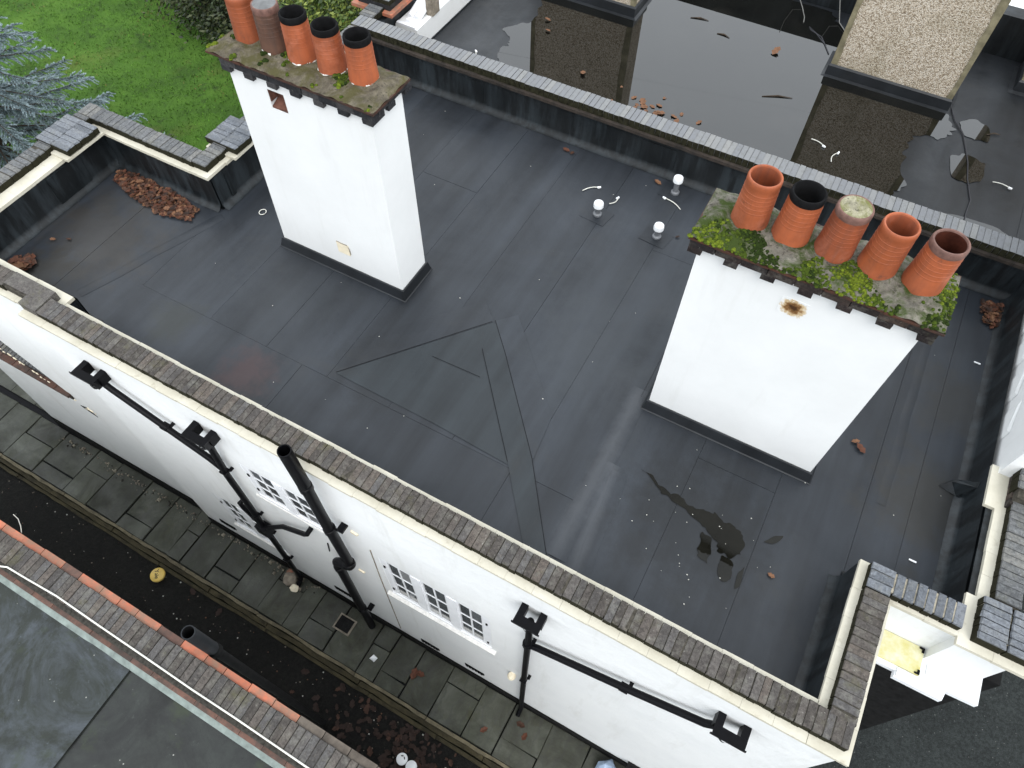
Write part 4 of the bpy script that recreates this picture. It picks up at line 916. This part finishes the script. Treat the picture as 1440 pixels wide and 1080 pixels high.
# round alarm box with print
d = thing('alarm_box', (-7.276, .566, -5.74)); tag(d, 'round yellow alarm box with dark lettering lying in the black gully', 'alarm box')
b = B(); b.lathe([(.118, 0), (.128, .02), (.126, .05), (.105, .068), (.06, .078), (0, .080)], (-7.276, .566, -5.74), 32); bx = part('cover', b, M['yellow'], d, True)
def text(body, size, o, rz, mat, parent, ext=.002, tilt=(0, 0)):
    cu = bpy.data.curves.new('lettering', 'FONT'); cu.body = body; cu.size = size; cu.extrude = ext; cu.align_x = 'CENTER'; cu.align_y = 'CENTER'; cu.space_character = .95
    t = bpy.data.objects.new('lettering', cu); col.objects.link(t); bpy.context.view_layer.update()
    me = bpy.data.meshes.new_from_object(t.evaluated_get(bpy.context.evaluated_depsgraph_get())); bpy.data.objects.remove(t)
    me.materials.clear(); me.materials.append(mat); return put('lettering', me, parent, o, (tilt[0], tilt[1], rz))
text('Yale', .10, (-7.276, .566, -5.659), math.radians(-46), M['ink'], d, .003)
for (x, y, lab) in ((-1.925, .205, 'round white lid with dark marks on the gully floor, the farther of two'), (-1.745, .185, 'round white lid on the gully floor at the bottom edge of the photo')):
    d = thing('white_lid', (x, y, -5.66)); tag(d, lab, 'lid', 'round white lids in the gully')
    b = B(); b.lathe([(.080, 0), (.088, .01), (.086, .04), (.07, .052), (0, .058)], (x, y, -5.66), 26); part('cap', b, M['white_plastic'], d, True)
    b = B(); b.lathe([(.05, -.12), (.05, 0)], (x, y, -5.66), 16); part('pipe', b, M['white_plastic'], d, True)
    if x < -1.8:
        b = B()
        for a0 in (.3, 1.5):
            for k in range(4):
                t0 = a0+k*.22; b.add([(x+.034*math.cos(t0+q), y+.034*math.sin(t0+q), -5.6005) for q in (0, .2)]+[(x+.052*math.cos(t0+q), y+.052*math.sin(t0+q), -5.6010) for q in (.2, 0)], [(0, 1, 2, 3)])
        part('dark_mark', b, M['ink'], d)
def rock(o, s, seed, sq=.7):
    r = random.Random(seed); bm = bmesh.new(); bmesh.ops.create_icosphere(bm, subdivisions=2, radius=s)
    for v in bm.verts: v.co *= r.uniform(.78, 1.12); v.co.z *= sq
    b = B(); b.v = [tuple(v.co+Vector(o)) for v in bm.verts]; b.f = [tuple(v.index for v in f.verts) for f in bm.faces]; b.mi = [0]*len(b.f); bm.free(); return b
for i, (x, y, s, mk, lab) in enumerate(((-5.13, 1.60, .13, 'stone', 'lumpy tan stone at the foot of the left drainpipe'), (-4.98, 1.52, .085, 'cream_patch', 'pale stone beside the tan one at the drainpipe foot'), (-5.20, 1.70, .08, 'red_tile', 'small reddish brick lump behind the tan stone by the drainpipe'))):
    tag(part('stone', rock((x, y, ZG+s*.55), s, i), M[mk]), lab, 'stone')
b = B(); b.hexa([(-3.20, 1.18, ZG+.008), (-3.10, 1.17, ZG+.008), (-3.08, 1.25, ZG+.008), (-3.17, 1.27, ZG+.008)], [(-3.19, 1.19, ZG+.03), (-3.11, 1.18, ZG+.045), (-3.09, 1.24, ZG+.02), (-3.16, 1.26, ZG+.035)]); tag(part('plaster_chip', b, M['white_plastic']), 'white chip of plaster on the flagstones beside the drain cover', 'plaster chip')
b = rock((.90, 1.55, ZG+.14), .17, 21, .8); tag(part('plastic_bag', b, M['blue_bag']), 'pale blue plastic bag on the path by the white wall', 'bag')
b = B(); b.box(1.16, 1.40, YF-.17, YF-.004, -5.35, -5.13); b.box(1.10, 1.46, YF-.20, YF-.004, -5.13, -5.10); tag(part('meter_box', b, M['black_matt']), 'black box on the foot of the white wall near the blue bag', 'box')
b = B(); b.tube([(-5.9, -.02, -.56), (-5.86, .03, -.42), (-5.83, .07, -.28), (-5.83, .08, -.18)], .004, 5); tag(part('dry_stem', b, M['wire_white']), 'thin pale dry stem sticking up beside the red tile edge', 'stem')
pbk = B(); rs = random.Random(31)
for i in range(260):
    x = rs.uniform(-10.8, -4.6); y = 1.74-abs(rs.gauss(0, .07)); s = rs.uniform(.006, .02) if rs.random() < .93 else rs.uniform(.02, .04)
    z = ZG+.001
    pbk.hexa([(x-s, y-s*.7, z), (x+s, y-s, z), (x+s*.8, y+s*.8, z), (x-s*.7, y+s, z)], [(x-s*.5, y-s*.4, z+s), (x+s*.5, y-s*.5, z+s*1.2), (x+s*.4, y+s*.4, z+s), (x-s*.4, y+s*.5, z+s*.8)], rs.choice((0, 0, 1, 2)))
tag(part('gravel', pbk, [M['stone'], M['mortar'], M['mortar_light']]), kind='stuff', label='loose gravel and grit along the foot of the white wall')

# ------------------------------------------------------------------ leaves
def leaf(b, x, y, z, s, r, mi):
    a_ = r.random()*6.28; ca, sa = math.cos(a_), math.sin(a_); tx, ty = r.uniform(-.5, .5), r.uniform(-.5, .5); cu = r.uniform(.0, .28)
    pts = [(-1, 0), (-.35, .55), (.1, .42), (.35, .62), (1, 0), (.35, -.62), (.1, -.42), (-.35, -.55)]
    vs = []
    for px, py in pts:
        X, Y = (px*ca-py*sa)*s, (px*sa+py*ca)*s; vs.append((x+X, y+Y, z+s*.3+(X*tx+Y*ty)*.5+abs(py)*s*cu))
    vs.append((x, y, z+s*.22)); b.add(vs, [(i, (i+1) % 8, 8) for i in range(8)], mi)
def pile(name, poly, n, hmax, size, label, seed, cat='leaf pile'):
    r = random.Random(seed); b = B(); xs = [p[0] for p in poly]; ys = [p[1] for p in poly]; k = 0
    def inside(x, y):
        c = False; j = len(poly)-1
        for i in range(len(poly)):
            (xi, yi), (xj, yj) = poly[i], poly[j]
            if (yi > y) != (yj > y) and x < (xj-xi)*(y-yi)/(yj-yi)+xi: c = not c
            j = i
        return c
    cx, cy = sum(xs)/len(xs), sum(ys)/len(ys)
    while k < n:
        x, y = r.uniform(min(xs)-.05, max(xs)+.05), r.uniform(min(ys)-.05, max(ys)+.05)
        if not inside(x, y): continue
        k += 1; e_ = max(abs(x-cx)/(max(xs)-cx+.01), abs(y-cy)/(max(ys)-cy+.01)); z = .012+max(0, 1-e_)*hmax*r.random()
        leaf(b, x, y, z, r.uniform(*size), r, r.choice([0, 0, 1, 1, 2, 3]))
    return tag(part(name, b, LV), label, cat)
pile('leaf_pile', [(-8.42, 4.28), (-8.15, 4.34), (-7.3, 4.30), (-6.95, 4.22), (-6.92, 4.02), (-7.35, 3.92), (-7.95, 4.0), (-8.30, 4.10)], 900, .09, (.018, .052), 'large heap of rust brown leaves in the back left roof corner', 1)
pile('leaf_pile', [(-8.34, 2.36), (-8.12, 2.36), (-8.04, 2.48), (-8.16, 2.56), (-8.33, 2.50)], 18, .04, (.07, .10), 'small clump of large brown leaves against the front left parapet', 2)
pile('leaf_pile', [(2.38, 7.66), (2.64, 7.74), (2.64, 7.36), (2.50, 7.28), (2.40, 7.42)], 160, .06, (.02, .05), 'dark leaf heap in the far corner beside the white party wall', 3)
LFS = [(-3.24, 7.64, .07, 'curled brown leaf on the roof below the back parapet, left of the vents'), (-3.14, 7.62, .06, 'second brown leaf beside a curled one below the back parapet'),
       (-1.86, 7.66, .07, 'tan leaf lying left of the tallest roof vent'), (-1.25, 6.85, .04, 'small dark red leaf between a roof vent and the mossy chimney'),
       (1.60, 4.93, .085, 'rust brown leaf right of the mossy white chimney'), (1.53, 4.99, .06, 'paler leaf touching the rust brown one right of the mossy chimney'),
       (1.19, 3.14, .05, 'orange brown leaf between the puddle and the right parapet'), (-8.03, 3.03, .045, 'small dry leaf on the roof near the left parapet'), (-8.2, 2.93, .05, 'yellowish dry leaf on the roof by the left parapet')]
for i, (x, y, s, lab) in enumerate(LFS):
    b = B(); leaf(b, x, y, .016, s*.8, random.Random(i+50), 0); tag(part('fallen_leaf', b, LV[(0, 1, 2, 3, 0, 2, 2, 1, 2)[i]]), lab, 'leaf', 'single fallen leaves on the roof')
ALF = [(-2.42, 1.33, .10, 'bright rust leaf on the flagstones below the three light window'), (-2.33, 1.38, .08, 'second rust leaf overlapping a brighter one below the three light window'), (-1.02, 1.16, .07, 'dull red leaf on the flagstones left of the right drainpipe'), (-.55, 1.50, .08, 'brown leaf at the foot of the right drainpipe'), (-.42, 1.38, .07, 'dark red leaf right of the right drainpipe foot')]
for i, (x, y, s, lab) in enumerate(ALF):
    b = B(); leaf(b, x, y, ZG+.012, s, random.Random(i+80), 0); tag(part('fallen_leaf', b, LV[(0, 0, 0, 1, 0)[i]]), lab, 'leaf', 'fallen leaves on the flagstone path')
b = B(); r = random.Random(77)
for i in range(150):
    x = -1.2-abs(r.gauss(0, 1.3)); y = r.uniform(.0, .66); leaf(b, x, y, -5.755, r.uniform(.03, .085), r, r.choice([1, 3, 3, 3, 3]))
tag(part('leaf_litter', b, LV), kind='stuff', label='dark leaf litter scattered over the black gully floor')
b = B(); r = random.Random(13)
for i in range(80):
    x, y = (r.uniform(-6.4, 2.5), r.uniform(2.2, 7.7)) if i % 3 else (r.gauss(.1, .6), r.gauss(3.05, .35))
    if x > 1.7 and y < 3.5: continue
    s = r.uniform(.0025, .0065); b.add([(x-s, y-s*.7, .0145), (x+s, y-s, .0145), (x+s*.8, y+s, .0145), (x-s, y+s*.6, .0145), (x, y, .0145+s)], [(0, 1, 4), (1, 2, 4), (2, 3, 4), (3, 0, 4)])
tag(part('grit', b, M['wire_white']), kind='stuff', label='pale specks of grit scattered over the grey roof')
b = B(); r = random.Random(41)
for i in range(170):
    x, y, s_ = r.uniform(-12, .5), r.uniform(0, .68), r.uniform(.004, .013)
    z = -5.758; b.add([(x-s_, y-s_*.7, z), (x+s_, y-s_, z), (x+s_*.8, y+s_, z), (x-s_, y+s_*.6, z), (x, y, z+s_)], [(0, 1, 4), (1, 2, 4), (2, 3, 4), (3, 0, 4)], r.choice((0, 1, 1, 2)))
tag(part('grit', b, [M['wire_white'], M['stone'], LV[2]]), kind='stuff', label='pale specks of grit and bits of leaf on the black gully floor')
# white wire offcuts with a flattened end
def offcut(p, q, z, lab, bend=.03):
    p, q = Vector((*p, z)), Vector((*q, z)); d = (q-p); n_ = Vector((-d.y, d.x, 0)).normalized()
    o = thing('wire_offcut', tuple(p)); tag(o, lab, 'wire offcut', 'thin white wire offcuts lying on the roofs')
    b = B(); b.tube([tuple(p+d*t+n_*bend*math.sin(t*math.pi)+Vector((0, 0, .008))) for t in (0, .15, .3, .5, .7, .85, 1)], .006, 6); part('wire', b, M['wire_white'], o, True)
    b = B(); dd = d.normalized(); e = dd*.035; m = n_*.013; c = q
    b.hexa([tuple(c-e-m), tuple(c+e*.4-m*.7), tuple(c+e*.4+m*.7), tuple(c-e+m)], [tuple(c-e-m+Vector((0, 0, .02))), tuple(c+e*.4-m*.7+Vector((0, 0, .018))), tuple(c+e*.4+m*.7+Vector((0, 0, .018))), tuple(c-e+m+Vector((0, 0, .02)))]); part('tip', b, M['white_plastic'], o)
offcut((-2.69, 7.02), (-2.51, 7.19), .014, 'white wire offcut on the grey roof behind the leftmost vent')
offcut((-2.27, 6.97), (-2.21, 7.13), .014, 'curved white wire offcut just right of the leftmost vent', -.03)
offcut((-1.40, 7.33), (-1.68, 7.43), .014, 'white wire offcut in front of the tallest vent', -.03)
offcut((-.28, 9.56), (-.07, 9.48), .022, 'white wire offcut in the dark reflection on the flooded roof')
offcut((.10, 9.22), (.14, 9.46), .022, 'bent white wire offcut right of another in the dark reflection', .04)
offcut((2.15, 9.905), (2.39, 9.885), .022, 'white wire offcut at the right side of the flooded roof', .03)
offcut((-5.35, 8.9), (-5.52, 9.02), .022, 'white wire offcut on the flooded roof by the white wall')
b = B(); b.tube([(-6.19+.045*math.cos(t*.55), 4.61+.05*math.sin(t*.55), .02) for t in range(12)], .005, 6); tag(part('wire_loop', b, M['wire_white']), 'small loop of white wire on the roof left of the left chimney', 'wire loop')
for x, y, lab in ((2.50, 6.69, 'white plastic sliver on the roof beside the party wall'), (2.36, 3.95, 'white chip on the roof near the right corner pier')):
    b = B(); b.box(x-.035, x+.035, y-.008, y+.008, .012, .022); tag(part('plastic_chip', b, M['white_plastic']), lab, 'chip')

# ------------------------------------------------------------------ the house behind, its roof under standing water
bh = thing('house', (-2, 10.5, ZG)); tag(bh, 'house behind the back parapet with a flooded flat roof and pebble dashed chimneys', 'house')
part('wall', B().box(-6.9, 7, 8.19, 16, ZG, -.26), M['white'], bh)
part('roof_deck', B().box(-6.9, 7, 8.19, 13.2, -.255, 0), M['deck_back'], bh)
b = B(); b.box(-9, 8, 13.0, 13.3, -.2, .62); b.box(-6.9, -6.30, 8.19, 13.0, -.2, .02); part('membrane_upstand', b, M['upstand'], bh)
for i in range(6):
    x = -6.2+i*2.2; b = B(); b.box(x+.004, x+2.196, 8.2, 12.99, -.001, .004+random.uniform(0, .003)); part('membrane_sheet', b, M['deck_back'], bh)
pts = [(-5.05, 8.9), (-4.9, 8.55), (-4.6, 8.45), (-3.4, 8.3), (-2, 8.25), (-.6, 8.25), (.2, 8.3), (.75, 8.6), (.95, 8.9), (1.10, 9.3), (.95, 9.9), (1.0, 10.4), (1.35, 10.5), (1.5, 10.8), (1.3, 11.2), (1.2, 12.2), (-.6, 12.5), (-.9, 12.9), (-6.0, 12.9), (-6.1, 11.6), (-5.3, 10.9), (-5.1, 10.2), (-5.45, 9.8), (-5.15, 9.5), (-5.25, 9.2)]  # jagged left edge: bare dark deck there stands in for a tree reflection
puddle(pts, .013, 'rainwater', 'water', .05, 2, 8)
puddle([(1.55, 10.2), (1.75, 10.35), (2.0, 10.25), (2.02, 9.9), (1.85, 9.7), (1.6, 9.8)], .013, 'rainwater', 'water', .03, 3, 4)
puddle([(1.5, 11.0), (1.7, 11.2), (1.95, 11.1), (1.95, 10.75), (1.65, 10.7)], .013, 'rainwater', 'water', .03, 5, 4)
puddle([(1.3, 8.6), (1.7, 8.75), (2.2, 8.7), (2.6, 8.9), (2.3, 9.1), (1.7, 9.0), (1.35, 8.9)], .013, 'rainwater', 'water', .05, 7, 4)
def pebble_stack(x0, x1, y0, y1, h, lab):
    b = B(); b.hexa([(x0, y0, 0), (x1, y0, 0), (x1, y1, 0), (x0, y1, 0)], [(x0, y0, h), (x1, y0, h), (x1, y1, h), (x0, y1, h)]); st = part('chimney_stack', b, M['pebble'], bh); st['label'] = lab
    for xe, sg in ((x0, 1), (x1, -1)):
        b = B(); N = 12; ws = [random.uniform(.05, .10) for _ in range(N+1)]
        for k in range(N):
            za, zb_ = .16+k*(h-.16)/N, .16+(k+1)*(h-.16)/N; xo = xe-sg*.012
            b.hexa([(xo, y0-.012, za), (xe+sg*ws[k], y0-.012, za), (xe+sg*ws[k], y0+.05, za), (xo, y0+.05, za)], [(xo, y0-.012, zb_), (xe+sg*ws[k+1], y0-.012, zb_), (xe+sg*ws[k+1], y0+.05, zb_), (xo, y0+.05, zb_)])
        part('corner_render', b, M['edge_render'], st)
    f = B(); ring = lambda e, z: [(x0-e, y0-e, z), (x1+e, y0-e, z), (x1+e, y1+e, z), (x0-e, y1+e, z)]; lv = [ring(.10, .008), ring(.04, .03), ring(.035, .17), ring(.012, .195)]
    for k in range(3):
        for i in range(4): f.add([lv[k][i], lv[k][(i+1) % 4], lv[k+1][(i+1) % 4], lv[k+1][i]], [(0, 1, 2, 3)])
    part('flashing', f, M['deck_back'], st); return st
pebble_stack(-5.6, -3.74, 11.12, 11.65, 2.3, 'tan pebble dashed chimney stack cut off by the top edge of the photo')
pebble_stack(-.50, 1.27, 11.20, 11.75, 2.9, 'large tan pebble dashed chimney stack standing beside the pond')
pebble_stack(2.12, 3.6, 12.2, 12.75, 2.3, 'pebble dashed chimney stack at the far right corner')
# white wall with half round tiles and the pier at the top left
b = B(); b.box(-6.72, -6.32, 8.62, 12.9, -.2, .34); part('side_wall', b, M['white'], bh)
b = B(); b.box(-6.70, -6.36, 8.62, 8.68, .34, .37)
for k in range(2):
    cx = -6.60+k*.13; n = 8
    for i in range(n):
        a0, a1 = math.pi*i/n, math.pi*(i+1)/n
        b.add([(cx-.06*math.cos(a0), 8.85, .34+.07*math.sin(a0)), (cx-.06*math.cos(a1), 8.85, .34+.07*math.sin(a1)), (cx-.06*math.cos(a1), 9.5, .52+.07*math.sin(a1)), (cx-.06*math.cos(a0), 9.5, .52+.07*math.sin(a0))], [(0, 1, 2, 3)])
        b.add([(cx-.06*math.cos(a0), 8.85, .34+.07*math.sin(a0)), (cx-.06*math.cos(a1), 8.85, .34+.07*math.sin(a1)), (cx, 8.85, .34)], [(0, 1, 2)])
part('ridge_tile', b, M['frame'], bh)
b = B(); b.hexa([(-6.60, 8.70, .34), (-6.45, 8.72, .34), (-6.40, 8.82, .34), (-6.55, 8.82, .34)], [(-6.58, 8.72, .40), (-6.46, 8.73, .39), (-6.41, 8.80, .37), (-6.54, 8.80, .40)]); part('white_block', b, M['frame'], bh)
b = B(); b.box(-6.42, -6.30, 9.05, 9.25, .34, .62); part('white_block', b, M['stone'], bh)
b = B(); b.box(-7.05, -6.74, 8.2, 9.6, -.2, ZT); part('party_parapet', b, M['upstand'], bh)
cpb = part('coping', B().box(-7.02, -6.80, 8.15, 9.6, ZC-.002, ZC+.07), M['dark_joint'], bh); run_bricks(cpb, 'brick_grey', 'y', 8.16, 8.46, -7.03, -6.79, ZC, .105)
b = B(); b.box(-7.36, -6.62, 8.42, 9.05, ZC+.0, ZC+.05); part('creasing_tile', b, M['red_tile'], bh)
b = B(); b.box(-7.28, -6.70, 8.50, 9.0, ZC+.05, ZC+.13); pc = part('pier_cap', b, M['brick_black'], bh)
for i in range(3):
    for k in range(5): lay_brick(pc, 'brick_blue', (-7.185+i*.195, 8.55+k*.1, ZC+.11), .188, .092, .10)
# cables
b = B(); b.tube([(1.29, 11.42, .02), (1.45, 11.0, .02), (1.61, 10.75, .02), (1.70, 10.45, .02), (1.78, 10.16, .02), (1.84, 9.8, .02), (1.95, 9.4, .02), (1.94, 9.1, .02), (1.98, 8.4, .02)], .008, 6); tag(part('cable', b, M['wire_dark'], smooth=True), 'dark cable snaking over the wet roof from the pebble dashed chimney to the parapet', 'cable')
b = B(); b.tube([(-1.62, 12.98, .64), (-1.60, 12.94, .40), (-1.52, 12.9, .15), (-1.36, 12.75, .03), (-1.25, 12.5, .025), (-1.22, 12.35, .025)], .007, 6); tag(part('cable', b, M['wire_grey'], smooth=True), 'pale cable hanging down the black upstand at the top of the photo', 'cable')
b = B(); b.tube([(-.92, 12.98, .55), (-.85, 12.9, .25), (-.70, 12.6, .04), (-.45, 12.3, .025)], .007, 6); tag(part('cable', b, M['wire_grey'], smooth=True), 'pale cable running behind the large pebble dashed chimney', 'cable')
b = B(); b.tube([(-.72, 11.9, .02), (-.95, 12.15, .02), (-1.10, 12.28, .02), (-1.05, 12.2, .02), (-.85, 12.1, .02), (-.76, 11.95, .02), (-.62, 11.7, .02)], .008, 6); tag(part('cable', b, M['wire_dark'], smooth=True), 'thin dark looped cable in the water left of the large pebble dashed chimney', 'cable')
for i, (x, y, s, lab) in enumerate(((-3.80, 9.34, .10, 'orange leaf in the dark reflection on the flooded roof'), (-1.37, 11.33, .14, 'pale leaf floating on the open water of the flooded roof'), (-4.78, 10.07, .07, 'small brown leaf under the left pebble dashed chimney reflection'), (-4.92, 10.34, .08, 'brown leaf close to the left pebble dashed chimney'))):
    b = B(); leaf(b, x, y, .02, s*.7, random.Random(i+150), 0); tag(part('fallen_leaf', b, LV[2]), lab, 'leaf', 'leaves on the flooded roof')
for (x, y, a_, L, lab) in ((-2.75, 11.6, .2, .30, 'dark twig floating on the open water left of the pale leaf'), (-2.25, 11.35, -.1, .22, 'short dark twig floating beside the pale leaf'), (-1.0, 10.25, .4, .45, 'long dark twig in the water by the large pebble dashed chimney'), (2.0, 10.95, .5, .2, 'dark lump of debris right of the large pebble dashed chimney')):
    b = B(); b.tube([(x-L/2*math.cos(a_), y-L/2*math.sin(a_), .02), (x, y+.03, .026), (x+L/2*math.cos(a_), y+L/2*math.sin(a_), .02)], [.006, .012, .004], 6); tag(part('twig', b, M['bark']), lab, 'twig')
b = B(); r = random.Random(8)
for i in range(40): leaf(b, -2.6+r.gauss(0, .35), 8.95+r.gauss(0, .18), .002, r.uniform(.04, .08), r, 2)
tag(part('leaf_litter', b, LV), kind='stuff', label='pale pinkish leaves under the water by the back parapet')

# ------------------------------------------------------------------ trees and shrubs
def spruce():
    base = Vector((-16.25, 6.1, -5.65)); r = random.Random(2); H = 6.2
    o = thing('spruce_tree', tuple(base)); tag(o, 'pale blue spruce with drooping feathery branches beyond the left parapet', 'tree')
    b = B(); b.tube([tuple(base), tuple(base+Vector((.05, 0, 3))), tuple(base+Vector((0, .05, H)))], [.16, .10, .02], 10); part('trunk', b, M['bark'], o, True)
    lim = B(); nd = B()
    def needles(p, d, L, lev):
        n = max(3, int(L/.0125))
        for i in range(n):
            t = i/n; c = p+d*L*t; c.z -= .10*L*t*t
            for k in range(4):
                a_ = r.random()*6.28; side = d.orthogonal().normalized(); side.rotate(Matrix.Rotation(a_, 3, d))
                v = (side*.8+d*.9).normalized()*r.uniform(.032, .060); wv = d.cross(v).normalized()*.0085
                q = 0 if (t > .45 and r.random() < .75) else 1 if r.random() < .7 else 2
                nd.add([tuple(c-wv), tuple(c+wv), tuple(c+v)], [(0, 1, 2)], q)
    for k in range(112):
        h = .10+.88*(k+.5)/112; z = base.z+h*H; L = (1-h)**.85*3.35+.25; a_ = k*2.399+r.uniform(-.2, .2)
        dirh = Vector((math.cos(a_), math.sin(a_), 0))
        if dirh.x < -.45: 
            if k % 2: continue
        P_ = [base+Vector((0, 0, h*H))+dirh*L*t+Vector((0, 0, L*(.16*t-.42*t*t+.16*t**4))) for t in (0, .2, .4, .6, .8, 1)]
        lim.tube([tuple(p) for p in P_], [.022, .018, .014, .010, .007, .003], 5)
        m_ = max(6, int(L*13))
        for j in range(m_):
            t = .16+.84*(j+.5)/m_; i = min(4, int(t*5)); f = t*5-i; p = P_[i].lerp(P_[i+1], f); d = (P_[i+1]-P_[i]).normalized()
            for s in (-1, 1):
                sd = Vector((-d.y, d.x, 0))*s; dd = (d*.75+sd*r.uniform(.6, 1.0)+Vector((0, 0, r.uniform(-.95, .12)))).normalized()
                needles(p, dd, (1-t*.5)*r.uniform(.22, .46)*min(1, L/1.6), 0)
        needles(P_[4], (P_[5]-P_[4]).normalized(), .5, 0)
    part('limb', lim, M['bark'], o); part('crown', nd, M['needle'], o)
spruce()
def shrub(name, c, rad, n, mats, lab, cat, seed, leaf_s=(.04, .08), group=None, lump=.25):
    r = random.Random(seed); o = thing(name, (c[0], c[1], -5.65)); tag(o, lab, cat, group)
    b = B(); lb = B()
    for i in range(9):
        a_ = r.random()*6.28; t = r.uniform(.3, .8); lb.tube([(c[0], c[1], -5.7), (c[0]+rad[0]*.3*t*math.cos(a_), c[1]+rad[1]*.3*t*math.sin(a_), c[2]-rad[2]*.2), (c[0]+rad[0]*t*math.cos(a_), c[1]+rad[1]*t*math.sin(a_), c[2]+rad[2]*.5)], [.04, .025, .008], 5)
    cl_ = [Vector((r.gauss(0, 1), r.gauss(0, 1), r.gauss(0, 1))).normalized()*r.uniform(.55, .95) for _ in range(60)]
    for i in range(n):
        q = r.choice(cl_)+Vector((r.gauss(0, lump), r.gauss(0, lump), r.gauss(0, lump)))
        p = Vector((c[0]+q.x*rad[0], c[1]+q.y*rad[1], c[2]+q.z*rad[2]))
        if p.z < -5.6: continue
        d = Vector((r.gauss(0, 1), r.gauss(0, 1), r.gauss(.4, 1))).normalized(); s = r.uniform(*leaf_s); e1 = d.orthogonal().normalized()*s; e2 = d.cross(e1).normalized()*s*.5
        m_ = 0 if r.random() < .35 else 1 if r.random() < .6 else 2
        b.add([tuple(p-e1), tuple(p+e2), tuple(p+e1), tuple(p-e2)], [(0, 1, 2, 3)], m_)
    part('stem', lb, M['bark'], o); part('foliage', b, mats, o)
shrub('shrub', (-12.3, 13.6, -4.0), (1.7, 1.5, 1.7), 15000, M['shrub'], 'yellow green leafy shrub behind the pots of the left chimney', 'shrub', 1)
shrub('shrub', (-16.6, 13.8, -4.9), (2.4, 1.1, 1.0), 14000, M['dark_leaf'], 'dark hedge along the far edge of the lawn', 'hedge', 2)
shrub('shrub', (-20.8, 15.4, -4.9), (2.6, 1.2, 1.1), 9000, M['dark_leaf'], 'dark shrub at the far left end of the lawn', 'shrub', 3)
shrub('shrub', (-14.6, 8.4, -5.3), (.9, .6, .35), 2600, M['dark_leaf'], 'low dark green plant at the edge of the lawn beside the spruce', 'plant', 4, (.03, .06))
shrub('shrub', (-12.6, 5.4, -5.0), (1.8, 1.3, .6), 6000, M['dark_leaf'], 'dark undergrowth below the spruce outside the left parapet', 'undergrowth', 5, (.03, .07))
